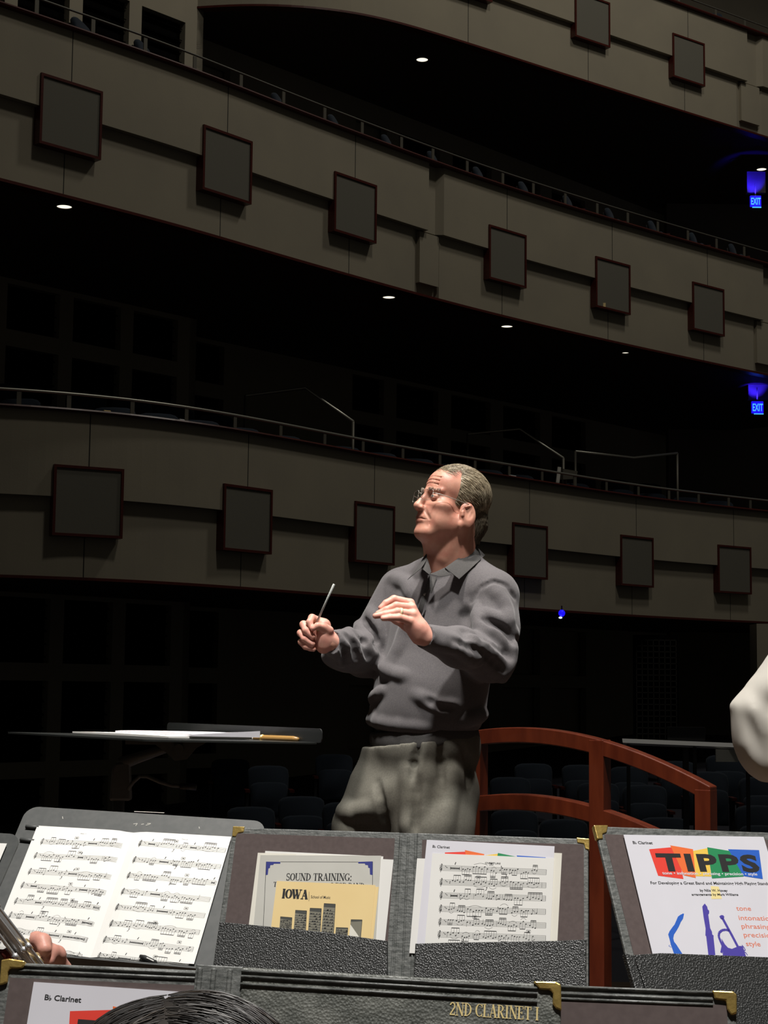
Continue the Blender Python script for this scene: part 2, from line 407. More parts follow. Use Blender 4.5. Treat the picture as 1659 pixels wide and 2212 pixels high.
for ri, (z0, z1, lv) in enumerate(rows):
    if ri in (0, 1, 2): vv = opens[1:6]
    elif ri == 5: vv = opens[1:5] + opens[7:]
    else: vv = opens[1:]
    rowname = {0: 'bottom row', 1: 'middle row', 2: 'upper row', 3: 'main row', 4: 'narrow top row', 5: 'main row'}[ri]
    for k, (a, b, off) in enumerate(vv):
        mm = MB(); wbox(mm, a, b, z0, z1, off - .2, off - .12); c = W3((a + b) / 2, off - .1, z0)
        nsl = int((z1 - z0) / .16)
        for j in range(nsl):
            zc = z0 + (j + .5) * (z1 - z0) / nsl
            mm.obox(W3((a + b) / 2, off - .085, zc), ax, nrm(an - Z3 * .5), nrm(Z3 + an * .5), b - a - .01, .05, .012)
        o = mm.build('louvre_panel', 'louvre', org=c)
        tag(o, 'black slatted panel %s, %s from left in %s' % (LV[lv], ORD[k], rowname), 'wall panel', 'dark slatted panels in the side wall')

for t in (T1, T2, T3):
    fascia(t); rail(t)
    pl = t['plan']; ss = np.arange(0, pl.L + .01, .3)
    # underside and floor of the balcony, back to the side wall
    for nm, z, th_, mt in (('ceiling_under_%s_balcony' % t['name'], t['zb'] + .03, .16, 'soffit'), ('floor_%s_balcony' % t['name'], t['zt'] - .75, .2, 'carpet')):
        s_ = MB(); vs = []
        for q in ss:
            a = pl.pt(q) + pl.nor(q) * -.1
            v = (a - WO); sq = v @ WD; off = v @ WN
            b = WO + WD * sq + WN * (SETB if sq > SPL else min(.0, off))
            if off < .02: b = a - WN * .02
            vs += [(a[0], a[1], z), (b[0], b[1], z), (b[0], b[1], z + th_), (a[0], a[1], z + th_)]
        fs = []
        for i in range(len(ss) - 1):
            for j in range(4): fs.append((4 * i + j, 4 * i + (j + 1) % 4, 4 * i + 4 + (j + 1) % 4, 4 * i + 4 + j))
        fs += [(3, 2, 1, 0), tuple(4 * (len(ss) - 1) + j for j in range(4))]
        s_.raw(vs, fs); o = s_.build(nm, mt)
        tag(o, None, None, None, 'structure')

# floors and the end wall
f = MB(); f.box((0, 2.4, -.1), 16, 10.6, .2); tag(f.build('floor', 'stage_floor'), 'wooden stage floor', None, None, 'structure')
f = MB()
f.raw([(-10, 7.71, -1.05), (14, 7.71, -1.05), (14, 14, -1.05), (-10, 14, -1.05), (14, 34, .55), (-10, 34, .55), (-10, 7.71, -1.25), (14, 7.71, -1.25), (14, 34, -1.25), (-10, 34, -1.25)],
      [(0, 1, 2, 3), (3, 2, 4, 5), (6, 9, 8, 7), (0, 6, 7, 1), (5, 4, 8, 9), (0, 3, 5, 9, 6), (1, 7, 8, 4, 2)])
tag(f.build('floor_audience', 'carpet'), None, None, None, 'structure')
f = MB(); f.box((10.2, 33.3, 7), 9, .3, 17.5); tag(f.build('wall_rear', 'dark_wall'), 'dark rear wall far beyond the balconies', None, None, 'structure')
c_ = at(1652, 1400, 26.4); f = MB(); f.box((c_[0] + .14, 26.6, .75), .55, .5, 3.3); tag(f.build('wall_pier', 'plaster'), None, None, None, 'structure')

# guard rails at the aisles of the lower balcony
def guard(pxs, offs, label):
    P = []
    for (x, y), o in zip(pxs, offs):
        q, z = T1['plan'].hit(x, y, o); P.append(T1['plan'].P3(q, o, z))
    zf = T1['zt'] - .55
    th = thing('aisle_guard_rail', (P[-1][0], P[-1][1], zf), label, 'guard rail', 'guard rails at the balcony aisles')
    a = MB(); a.tube(P, .021, 8); a.build('handrail', 'steel_rail', th, True)
    for p in (P[0], P[-1]):
        b = MB(); b.tube([(p[0], p[1], zf), tuple(p)], .019, 8); b.build('post', 'steel_post', th, True)
guard([(530, 855), (660, 838), (763, 911)], [-1.5, -1.2, -.25], 'bent steel guard rail at the left aisle of the lower balcony')
guard([(1010, 938), (1123, 927), (1217, 990)], [-1.5, -1.2, -.25], 'bent steel guard rail behind the man, sloping down beside a pale paper')
guard([(1243, 975), (1368, 989), (1463, 979)], [-.55, -.45, -.3], 'steel guard rail with a shallow dip, rightmost on the lower balcony')
# paper and a cable box hung on the rail
q, z = T1['plan'].hit(1206, 1035, -.12); p = T1['plan'].P3(q, -.12, T1['zt'] + .036)
pp = MB(); tn = np.append(T1['plan'].tan(q), 0); nn = np.append(T1['plan'].nor(q), 0)
pp.obox(p + Z3 * .15, nrm(tn), nn, nrm(Z3 + tn * .18), .07, .012, .30); tag(pp.build('folded_paper', 'greypaper', org=p), 'pale folded paper propped against the guard rail post on the lower balcony', 'paper')
q, z = T1['plan'].hit(1226, 1028, -.2); p = T1['plan'].P3(q, -.24, T1['zt'] + .036)
pp = MB(); pp.prism([p + Z3 * .29 + tn * -.16, p + Z3 * .29 + tn * .2, p + Z3 * .17 + tn * .16, p + Z3 * .13 - tn * .16], nn * .08)
pp.obox(p + Z3 * .07, tn, nn, Z3, .03, .03, .15)
tag(pp.build('music_stand_desk', 'steel_post', org=p), 'small grey desk standing behind the handrail beside the pale paper', 'stand')
# small bright bits left on the caps
for (x, y, w, lab) in ((392, 917, .07, 'small white packet lying on the lower balcony cap at left'), (231, 896, .08, 'small brown lump lying on the lower balcony cap, above the first framed panel'), (1108, 1035, .12, 'small pale card lying on the lower balcony cap behind the head')):
    q, z = T1['plan'].hit(x, y, .05); p = T1['plan'].P3(q, .04, T1['zt'] + .036)
    b = MB(); b.obox(p + Z3 * .014, np.append(T1['plan'].tan(q), 0), np.append(T1['plan'].nor(q), 0), Z3, w, .05, .028)
    tag(bevel(b.build('small_packet', 'white' if x != 231 else 'buff', org=p), .006), lab, 'packet')

# downlights
def downlight(x, y, t, r, lab, lit=True):
    p = pz(x, y, t['zb'] + .03); th = thing('ceiling_downlight', p, lab, 'ceiling light', 'round downlights under the balconies')
    ring_ = MB(); n = 24
    vs = []; fs = []
    for j in range(n):
        A = 2 * PI * j / n
        for (rr, zz) in ((r * 1.18, 0), (r * 1.18, -.012), (r, -.014), (r * .98, 0)): vs.append((p[0] + rr * math.cos(A), p[1] + rr * math.sin(A), p[2] + zz))
    for j in range(n):
        for k in range(4): fs.append((4 * j + k, 4 * j + (k + 1) % 4, 4 * ((j + 1) % n) + (k + 1) % 4, 4 * ((j + 1) % n) + k))
    ring_.raw(vs, fs); ring_.build('trim_ring', 'soffit', th, True)
    d = MB(); d.raw([(p[0] + r * math.cos(2 * PI * j / n), p[1] + r * math.sin(2 * PI * j / n), p[2] - .004) for j in range(n)] + [(p[0] + r * math.cos(2 * PI * j / n), p[1] + r * math.sin(2 * PI * j / n), p[2] - .001) for j in range(n)],
                    [tuple(range(n)), tuple(range(2 * n - 1, n - 1, -1))] + [(j, n + j, n + (j + 1) % n, (j + 1) % n) for j in range(n)])
    d.build('lens', 'lamp_glow' if lit else 'lamp_dim', th)
downlight(139, 445, T2, .085, 'lit round downlight at far left under the upper balcony')
downlight(840, 641, T2, .085, 'lit round downlight in the middle under the upper balcony')
downlight(1095, 704, T2, .085, 'lit round downlight under the upper balcony, below its fourth framed panel')
downlight(1351, 761, T2, .055, 'small lit downlight under the upper balcony, below its fifth framed panel')
downlight(912, 128, T3, .093, 'lit round downlight under the top balcony, high in the middle')
downlight(1645, 365, T3, .093, 'lit round downlight at the right under the top balcony, above a blue sign')
downlight(1588, 345, T3, .08, 'unlit downlight under the top balcony, just left of the lit one', False)
downlight(1130, 215, T3, .05, 'small unlit downlight in the middle under the top balcony', False)
downlight(1283, 252, T3, .07, 'unlit downlight under the top balcony, right of the small one', False)

# blue lit exit signs
def text_mesh(body, offset=0, shear=0, res=3, space=1.0):
    cu = bpy.data.curves.new('t', 'FONT'); cu.body = body; cu.offset = offset; cu.shear = shear; cu.resolution_u = res; cu.space_character = space
    o = bpy.data.objects.new('t', cu); COL.objects.link(o); bpy.context.view_layer.update()
    dg = bpy.context.evaluated_depsgraph_get(); me = bpy.data.meshes.new_from_object(o.evaluated_get(dg))
    V = np.array([v.co[:2] for v in me.vertices]); F_ = [tuple(p.vertices) for p in me.polygons]
    bpy.data.objects.remove(o); bpy.data.curves.remove(cu); bpy.data.meshes.remove(me)
    return V, F_
def sign(x, y, Y, lab, bh=.40, bz=.42):
    p = at(x, y, Y); th = thing('exit_sign', p, lab, 'exit sign', 'blue lit exit signs')
    b = MB(); b.box(p, .20, .05, .205); bevel(b.build('box', 'sign_blue', th), .008)
    V, F_ = text_mesh('EXIT', .02); w = V[:, 0].max(); V = V.copy(); V[:, 0] = (V[:, 0] / w - .5) * .18; V[:, 1] = (V[:, 1] / .73 - .5) * .13
    b = MB(); b.raw([(p[0] + a, p[1] - .0262, p[2] + c) for a, c in V], F_); b.build('lettering', 'sign_cyan', th, fix=False)
    b = MB(); b.box((p[0] + .02, p[1] - .01, p[2] - .114), .16, .03, .012); b.build('lower_lamp', 'sign_cyan', th)
    b = MB(); b.tube([(p[0], p[1], p[2] + .1), (p[0], p[1], p[2] + .34)], .012, 8); b.build('hanger', 'steel_post', th)
    hb = MB(); hb.box((p[0] + .06, p[1] + .24, p[2] + bz), .34, .12, bh); tag(hb.build('wall_glow_catcher', 'dark_wall'), None, None, None, 'structure')  # added box, only there to catch the blue glow above the sign
    l = bpy.data.lights.new('sign_glow', 'SPOT'); l.energy = 45; l.color = (.03, .012, 1); l.spot_size = math.radians(60); l.spot_blend = .5; l.shadow_soft_size = .05
    lo = bpy.data.objects.new('sign_glow', l); COL.objects.link(lo); lo.location = (p[0] - .02, p[1] - .05, p[2] + .15)
    d = Vector((.03, .22, .24)); lo.rotation_euler = d.to_track_quat('-Z', 'Y').to_euler()
sign(1632, 435, 29.6, 'blue lit exit sign under the top balcony at the right edge')
sign(1636, 880, 28.0, 'blue lit exit sign behind the lower balcony at the right edge', .26, .30)
p = at(1212, 1328, 23.4); th = thing('aisle_lamp', p, 'tiny blue and white lamp under the lower balcony edge, right of the man', 'lamp')
b = MB(); b.sphere((p[0] + .01, p[1], p[2] + .022), .048, 14, 10, (1, 1, 1.05)); b.build('blue_dome', 'sign_blue', th, True)
b = MB(); b.sphere((p[0] - .012, p[1] - .03, p[2] - .042), .026, 12, 8, (1, 1, .55)); b.build('bulb', mat('bulb', (.9, .9, .9), emit=((.75, .95, 1), 1.3)), th, True)
b = MB(); b.tube([(p[0] + .01, p[1], p[2] + .06), (p[0] + .01, p[1], 2.5)], .01, 6); b.build('stem', 'seam', th)

# ------------------------------------------------------------------ theatre seats
def seat_proto(arm='redwood'):
    th = thing('theatre_seat', (0, 0, 0), 'x', 'seat')
    def cushion(w0, w1, h, d, lean, z0, y0, n=9):
        m = MB(); vs = []; k = []
        outline = []
        for j in range(5): outline.append((lerp([-w0 / 2], [-w1 / 2], j / 4)[0], h * .78 * j / 4))
        for j in range(1, 8):
            A = PI - PI * j / 8; outline.append((w1 / 2 * np.sign(math.cos(A)) * abs(math.cos(A)) ** .55, h * .78 + h * .22 * math.sin(A) ** .6))
        for j in range(5): outline.append((lerp([w1 / 2], [w0 / 2], j / 4)[0], h * .78 * (1 - j / 4)))
        N = len(outline)
        layers = [(-d / 2, .93), (-d / 2 + .015, .985), (0, 1), (d / 2 - .015, .985), (d / 2, .94)]
        for (yy, sc) in layers:
            for (a, b) in outline:
                zz = h / 2 + (b - h / 2) * sc
                vs.append((a * sc, y0 + yy + lean * zz, z0 + zz))
        fs = []
        for i in range(len(layers) - 1):
            for j in range(N): fs.append((i * N + j, i * N + (j + 1) % N, (i + 1) * N + (j + 1) % N, (i + 1) * N + j))
        fs += [tuple(range(N - 1, -1, -1)), tuple((len(layers) - 1) * N + j for j in range(N))]
        return m.raw(vs, fs)
    cushion(.46, .50, .52, .075, .16, .40, .10).build('backrest', 'seat_blue', th, True)
    cushion(.44, .45, .40, .07, .10, .33, -.02).build('seat_cushion', 'seat_blue', th, True)
    m = MB(); m.obox((0, .19, .58), (1, 0, 0), (0, 1, -.16), (0, .16, 1), .42, .02, .5); m.build('back_shell', 'seat_back', th)
    for s in (-1, 1):
        a = MB(); a.box((s * .265, .0, .63), .055, .30, .03); a.build('armrest', arm, th)
        a = MB(); a.box((s * .265, .03, .31), .035, .2, .62); a.build('side_panel', 'seat_back', th)
    return th
SEAT = seat_proto(); used = [False]
def seat(p, yaw, label, group):
    o = SEAT if not used[0] else copy_tree(SEAT)
    used[0] = True
    o.location = Vector([float(v) for v in p]); o.rotation_euler = (0, 0, yaw); o['label'] = label; o['group'] = group
# ground floor, right of the man
SEATS = []
def place_row(c, fmt, group):
    out = []
    for p, yaw in c:
        if all(np.hypot(*(np.array(p[:2]) - q[:2])) > .60 or abs(p[2] - q[2]) > .8 for q in SEATS): out.append((p, yaw)); SEATS.append(np.array(p, float))
    for k, (p, yaw) in enumerate(out): seat(p, yaw, fmt % ORD[k], group)
def ground(L, yaw):
    out = []
    for (x, y, Y) in L:
        p = at(x, y, Y); p[2] -= .92; out.append((p, yaw if yaw is not None else math.atan2(x - 1300, 3600) * -.6))
    return out
for rn, L in [('front row', [(1115, 1752, 17.4), (1222, 1772, 17.0), (1440, 1768, 16.6), (1645, 1742, 17.2)]),
      ('second row', [(1105, 1680, 20.3), (1200, 1686, 20.2), (1296, 1692, 19.9), (1397, 1697, 18.8), (1530, 1668, 18.9), (1650, 1680, 18.4)]),
      ('third row', [(1155, 1650, 21.9), (1258, 1653, 21.7), (1362, 1657, 21.5), (1465, 1645, 21.2), (1572, 1632, 20.8)])]:
    place_row(ground(L, None), 'dark blue theatre seat seen through the wooden rail, %s in the ' + rn, 'theatre seats on the ground floor')
for rn, L in [('nearest row', [(545, 1745, 17.2), (655, 1722, 17.8), (752, 1735, 17.4)]), ('second row', [(582, 1655, 20.2), (682, 1660, 20.0)]), ('far row', [(500, 1640, 21.6), (725, 1630, 22.0)])]:
    place_row(ground(L, .15), 'black-looking theatre seat left of the man, %s from the left in the ' + rn, 'theatre seats on the ground floor')
for rn, off, dz, xs in (('front row', -.62, -.66, [30, 140, 245, 345, 440, 530, 622, 750, 830, 910, 985, 1062, 1130, 1250, 1345, 1415, 1490, 1560]), ('back row', -1.75, -.30, [-10, 75, 185, 290, 385, 475, 800, 885, 960, 1120, 1180, 1262, 1335, 1405])):
    c = []
    for x in xs:
        q, z = T1['plan'].hit(x, 870 + x * .12, off); p = T1['plan'].P3(q, off, T1['zt'] + dz); n_ = T1['plan'].nor(q); c.append((p, math.atan2(n_[1], n_[0]) + PI / 2 - .5))
    place_row(c, 'dark theatre seat on the lower balcony, %s from the left in the ' + rn, 'theatre seats on the lower balcony')
c = []
for x in [205, 338, 628, 748, 862, 960, 1058, 1155, 1250, 1340, 1432, 1520, 1605]:
    q, z = T2['plan'].hit(x, 25 + x * .345, -.5); p = T2['plan'].P3(q, -.5, T2['zt'] - .42); n_ = T2['plan'].nor(q); c.append((p, math.atan2(n_[1], n_[0]) + PI / 2 + .55))
place_row(c, 'blue theatre seat behind the upper balcony handrail, %s from the left', 'theatre seats on the upper balcony')
q, z = T3['plan'].hit(1528, 18, -.5); p = T3['plan'].P3(q, -.5, T3['zt'] - .44); seat(p, -.3, 'pale blue theatre seat on the top balcony at the upper right', 'theatre seats on the top balcony')
q, z = T3['plan'].hit(1622, 40, -.5); p = T3['plan'].P3(q, -.5, T3['zt'] - .48); seat(p, -.3, 'theatre seat at the right edge of the top balcony, beside a post', 'theatre seats on the top balcony')

# white rail, monitor and grille at the back of the ground floor
a = at(1345, 1602, 15.6); b_ = at(1660, 1615, 15.2); th = thing('barrier_rail', (a[0], a[1], -1.02), 'pale horizontal barrier rail beyond the wooden railing', 'barrier')
m = MB(); d = nrm(b_ - a); tu = nrm(Z3 + np.array((0, .9, 0))); m.obox((a + b_) / 2, d, nrm(np.cross(tu, d)), tu, np.linalg.norm(b_ - a), .03, .05); m.build('rail', 'white', th)
for t_ in (.04, .5, .86):
    q = lerp(a, b_, t_); m = MB(); m.box((q[0], q[1], (q[2] - 1.0) / 2), .03, .03, q[2] + 1.0); m.build('post', 'seat_back', th)
q = at(1572, 1628, 15.25); m = MB(); m.box((q[0], q[1] + .05, q[2] - .02), .2, .03, .11); m.build('sign_plate', 'greypaper', th)
q = at(1482, 1600, 15.9); th = thing('monitor', q, 'dark flat monitor standing behind the pale barrier rail', 'monitor')
m = MB(); m.box((q[0], q[1], q[2] + .06), .36, .04, .14); bevel(m.build('screen', 'screen', th), .006)
m = MB(); m.box((q[0], q[1] + .03, q[2] - .75), .05, .05, 1.5); m.build('stand', 'seat_back', th)
c0 = at(1418, 1490, 26.0); th = thing('wall_grille', (c0[0], c0[1], c0[2]), 'faint dark square lattice grille on the wall beyond the seats', 'grille')
m = MB()
for i in range(8): m.box((c0[0] + (i - 3.5) * .088, c0[1], c0[2]), .012, .02, 1.55)
for j in range(18): m.box((c0[0], c0[1], c0[2] + (j - 8.5) * .0905), .63, .02, .012)
m.build('lattice', 'seam', th)
m = MB(); m.box((c0[0], c0[1] + .06, c0[2] - .1), .7, .06, 1.9); m.build('backing', 'louvre', th)
# ================================================================== PODIUM RAILING AND CONDUCTOR'S DESK
RD = np.array([math.cos(math.radians(35)), -math.sin(math.radians(35)), 0]); RN = np.array([-math.sin(math.radians(35)), -math.cos(math.radians(35)), 0])
R0 = at(1525, 1800, 4.93)
def on_rail(x, y):
    d = ray(x, y); t = ((R0 - CAM) @ RN) / (d @ RN); P = CAM + t * d; return (P - R0) @ RD, P[2]
arc = [on_rail(x, y) for x, y in ((1042, 1577), (1115, 1571), (1180, 1574), (1280, 1591), (1350, 1613), (1430, 1644), (1500, 1677), (1538, 1697))]
A_ = np.array([[1, t, t * t, t ** 3] for t, z in arc]); co = np.linalg.lstsq(A_, np.array([z for t, z in arc]), rcond=None)[0]
tt = np.linspace(-1.2, .1, 300); zz = co @ np.array([tt ** 0, tt, tt ** 2, tt ** 3]); tpk = tt[np.argmax(zz)]
def zr(t):
    if t < tpk: t = 2 * tpk - t
    return float(co @ np.array([1, t, t * t, t ** 3]))
PZ = .2
pc = R0 + RD * tpk + RN * .62
th = thing('podium', (pc[0], pc[1], 0), 'wooden podium platform the man stands on, in front of the curved railing', 'podium')
m = MB(); m.obox((pc[0], pc[1], PZ / 2), RD, RN, Z3, 1.9, 1.17, PZ); bevel(m.build('platform', 'cherry', th), .012)
m = MB(); m.obox((pc[0], pc[1], PZ + .004), RD, RN, Z3, 1.8, 1.1, .008); m.build('carpet_top', 'carpet', th)
PZ += .008
tr_, tc_ = on_rail(1525, 1750)[0], on_rail(1296, 1700)[0]
tl_ = on_rail(1031, 1700)[0]
th = thing('podium_railing', R0 * np.array([1, 1, 0]), 'reddish cherry wood podium railing with an arched top, behind the man', 'railing')
posts = [tr_, tc_, tl_, 2 * tpk - tr_]
def P_r(t, z, o=0): p = R0 + RD * t + RN * o; return np.array([p[0], p[1], z])
lo, hi = 2 * tpk - tr_ - .0245, tr_ + .0245
def band(name, dz, hgt):
    m = MB(); ts = np.linspace(lo, hi, 61)
    m.sweep([P_r(t, zr(t) - dz) for t in ts], [(RN, Z3)] * 61, [(-.025, -hgt), (.025, -hgt), (.025, 0), (-.025, 0)])
    bevel(m.build(name, 'cherry', th), .003)
band('top_rail', 0, .048); band('lower_rail', .207, .050)
for i, t in enumerate(posts):
    m = MB(); z1 = zr(t) - (.004 if i in (0, 3) else .003)
    if i in (0, 3): z1 = zr(t) - .02
    m.obox(P_r(t, z1 / 2, .0), RD, RN, Z3, .0495 if i in (0, 3) else .05, .052, z1); bevel(m.build('post', 'cherry', th), .003)

# conductor's desk: flat, seen almost edge on
dC = np.array([-.607, 4.75, 1.167]); dL = nrm((.64, -.77, 0)); dF = nrm((-.77, -.64, .025)); DW, DD = .715, .505
ctr = dC + dL * DW / 2 + dF * DD / 2; colp = np.array(at(258, 1700, 4.34)); colp[2] = 0
th = thing('conductor_stand', colp, 'black music stand with a flat wide desk, beside the man at left', 'music stand')
def rrect(c, ax, ay, w, h, r, n=6):
    out = []
    for (sx, sy, a0) in ((1, 1, 0), (-1, 1, 90), (-1, -1, 180), (1, -1, 270)):
        for k in range(n + 1):
            A = math.radians(a0 + 90 * k / n); out.append(np.array(c) + ax * (sx * (w / 2 - r) + r * math.cos(A)) + ay * (sy * (h / 2 - r) + r * math.sin(A)))
    return out
m = MB(); m.prism(rrect(ctr, dL, dF, DW, DD, .03), -Z3 * .004); m.build('desk', 'dark_stand', th)
m = MB(); lc = dC + dL * DW / 2 + Z3 * .017; m.prism(rrect(lc, dL, Z3, DW, .036, .012), -dF * .003); m.build('ledge', 'dark_stand', th)
mp = ctr - Z3 * .012
m = MB(); m.obox(mp, nrm((1, -.1, 0)), nrm((.1, 1, 0)), Z3, .15, .09, .012)
b0 = at(385, 1616, ctr[1] - .05); X1 = np.array((1., 0, 0)); Y1 = np.array((0, 1., 0))
ring_ = [b0 + X1 * dx + Z3 * dz for dx, dz in ((-.075, .02), (.08, .02), (.045, .0), (.022, -.028), (-.008, -.032), (-.03, -.012))]
m.prism(ring_, Y1 * .006); m.tube([b0 + X1 * .003 - Y1 * .012, b0 + X1 * .003 + Y1 * .03], .011, 12); m.build('tilt_bracket', 'black_metal', th)
a0 = at(372, 1612, 4.29); a1 = at(300, 1636, 4.32); a2 = at(268, 1650, 4.34)
m = MB(); m.tube([a0, a1, a2 + Z3 * .004, a2 - Z3 * .03], [.011, .014, .019, .019], 10); m.build('arm', 'black_metal', th, True)
c1 = at(258, 1655, 4.34); m = MB()
m.prism([at(241, 1662, 4.32), at(250, 1648, 4.32), at(279, 1644, 4.32), at(282, 1730, 4.32), at(235, 1730, 4.32)], Y1 * .035); bevel(m.build('clutch_housing', 'black_metal', th), .006)
m = MB(); m.tube([(c1[0], c1[1], .03), (c1[0], c1[1], c1[2])], .0155, 12); m.build('pole', 'black_metal', th, True)
m = MB(); m.tube([(c1[0], c1[1], 0), (c1[0], c1[1], .02), (c1[0], c1[1], .045)], [.26, .25, .03], 32); m.build('base', 'black_metal', th, True)
hp = [at(x, y, 4.29) for x, y in ((276, 1706), (287, 1690), (302, 1677), (318, 1677), (345, 1689), (372, 1697), (392, 1698))]
m = MB(); m.tube(hp, .0052, 8); lv = m.build('lever', 'black_metal', th, True)
m = MB(); m.tube([at(390, 1698, 4.29), at(424, 1701, 4.29)], .0085, 8); m.build('grip', 'seat_back', lv, True)

def desk_pt(x, y): return pz(x, y, 1.1675)
def leafs(name, pts, h, mt, lab, cat, wav=.0, parent=None):
    """a pile of paper on the desk: outline from four floor corners, thickness h"""
    m = MB(); nx, ny = 14, 6; top = []; vs = []
    for j in range(ny + 1):
        for i in range(nx + 1):
            u, v = i / nx, j / ny; p = lerp(lerp(pts[0], pts[1], u), lerp(pts[3], pts[2], u), v)
            vs.append(p + Z3 * (h * (1 + wav * math.sin(u * PI) ** .7) + wav * .012 * max(0, u - .8) * 5 * v))
    for j in range(ny + 1):
        for i in range(nx + 1):
            u, v = i / nx, j / ny; vs.append(lerp(lerp(pts[0], pts[1], u), lerp(pts[3], pts[2], u), v))
    N = (nx + 1) * (ny + 1); fs = []
    for j in range(ny):
        for i in range(nx):
            a = j * (nx + 1) + i; q = (a, a + 1, a + nx + 2, a + nx + 1); fs.append(q); fs.append(tuple(N + k for k in q[::-1]))
    for i in range(nx):
        for a in (i, ny * (nx + 1) + i): fs.append((a, a + 1, N + a + 1, N + a))
    for j in range(ny):
        for a in (j * (nx + 1), j * (nx + 1) + nx): fs.append((a, a + nx + 1, N + a + nx + 1, N + a))
    m.raw(vs, fs); o = m.build(name, mt, org=pts[0]); return tag(o, lab, cat)
def dk(a, b): return dC + dL * a * DW + dF * b * DD
# open score: left pages low, right pages thicker and curling up
q = [dk(.30, .96), dk(.97, .42), dk(.52, .10), dk(-.02, .62)]
q = [dC * 0 + x for x in (dk(.03, .62), dk(.70, .62), dk(.70, .12), dk(.03, .12))]
leafs('open_score', [x + Z3 * .001 for x in q], .004, 'paper', 'open white score lying on the flat desk of the black stand', 'music score', .35)
q2 = [x + Z3 * .0065 for x in (dk(.20, .50), dk(.72, .50), dk(.72, .09), dk(.20, .09))]
leafs('sheet_stack', q2, .0045, 'lavender', 'loose white sheets with a curled corner on top of the open score', 'sheet music', 1.0)
s0 = dC + dL * .30 + dF * .04 + Z3 * .012; s1 = dC + dL * .62 + dF * .03 + Z3 * .010
s0 = at(545, 1594, (dC + dL * .42)[1] - .03); s1 = at(644, 1597, (dC + dL * .60)[1] - .02)
th = thing('baton_in_rest', lerp(s0, s1, .5), 'brown wooden stick lying along the ledge of the flat desk', 'stick')
dd = s1 - s0; m = MB(); m.tube([s0, s0 + dd * .1, s0 + dd * .9, s1], [.006, .0085, .008, .005], 10); m.build('shaft', mat('brown_wood', (.30, .17, .05), .4), th, True)
m = MB(); m.tube([s0 - dd * .12, s0 + dd * .06], [.005, .0075], 10); m.build('pale_tip', 'cream', th, True)
m = MB(); m.tube([s0 + dd * .2, s0 + dd * .24], .0098, 10); m.build('ring', 'brass', th, True)
# ================================================================== MUSIC STANDS, FOLDERS AND PAPERS
class Plane:
    def __init__(s, O, yaw, tilt, spin):
        a, b, c = [math.radians(k) for k in (yaw, tilt, spin)]
        u = np.array([math.cos(a), math.sin(a), 0]); n0 = np.array([math.sin(a), -math.cos(a), 0])
        v = math.cos(b) * Z3 - math.sin(b) * n0; s.n = math.cos(b) * n0 + math.sin(b) * Z3
        s.u = math.cos(c) * u + math.sin(c) * v; s.v = -math.sin(c) * u + math.cos(c) * v
        s.O = np.array(O, float)
    def P(s, a, b, e=0): return s.O + s.u * a - s.v * b + s.n * e      # a right, b down, e towards the reader
    def uv(s, x, y, e=0):
        d = ray(x, y); o = s.O + s.n * e; t = ((o - CAM) @ s.n) / (d @ s.n); q = CAM + t * d - o
        return np.array([q @ s.u, -(q @ s.v)])
class Off:                                    # a plane frame whose (a, b) run along a paper lying on a Plane, with optional bulge
    def __init__(s, pl, o, du, e=0, bulge=None):
        s.pl = pl; s.o = np.array(o); s.du = nrm(du); s.dv = np.array([-s.du[1], s.du[0]]); s.e = e; s.bulge = bulge
    def P(s, a, b, e=0):
        q = s.o + s.du * a + s.dv * b
        return s.pl.P(q[0], q[1], s.e + e + (s.bulge(a) if s.bulge else 0))
    def px(s, x, y):
        q = s.pl.uv(x, y, s.e) - s.o; return np.array([q @ s.du, q @ s.dv])

def slab_uv(m, fr, poly, e0, e1):
    lo = [fr.P(a, b, e0) for a, b in poly]; hi = [fr.P(a, b, e1) for a, b in poly]; n = len(poly)
    m.raw(lo + hi, [tuple(range(n - 1, -1, -1)), tuple(range(n, 2 * n))] + [(i, (i + 1) % n, n + (i + 1) % n, n + i) for i in range(n)])
def slab_px(m, pl, pxs, e0, e1): slab_uv(m, pl, [pl.uv(x, y, e1) for x, y in pxs], e0, e1)

# ---- printing on paper: every mark is a flat patch just above the sheet, part of the sheet's own mesh
INK = .00012
def pr_poly(m, fr, poly, e=INK): m.raw([fr.P(a, b, e) for a, b in poly], [tuple(range(len(poly)))])
def pr_line(m, fr, a, b, w, e=INK):
    a = np.array(a); b = np.array(b); d = b - a; L = np.linalg.norm(d)
    if L < 1e-9: return
    if getattr(fr, 'bulge', None) and L > .012:
        n = int(L / .008) + 1
        for i in range(n): pr_line(m, fr, a + d * i / n, a + d * (i + 1) / n, w, e)
        return
    q = np.array([-d[1], d[0]]) / L * w / 2; pr_poly(m, fr, [a - q, b - q, b + q, a + q], e)
def pr_path(m, fr, pts, w, e=INK):
    for a, b in zip(pts[:-1], pts[1:]): pr_line(m, fr, a, b, w, e)
def pr_text(m, fr, body, p0, p1, h, bold=0, e=INK, space=1.0):
    V, F_ = text_mesh(body, bold, space=space); p0 = np.array(p0); p1 = np.array(p1); w = V[:, 0].max() - min(0, V[:, 0].min())
    d = (p1 - p0) / w; q = nrm(p1 - p0); q = np.array([q[1], -q[0]]) * h / .72
    m.raw([fr.P(*(p0 + d * x + q * y), e) for x, y in V], F_)
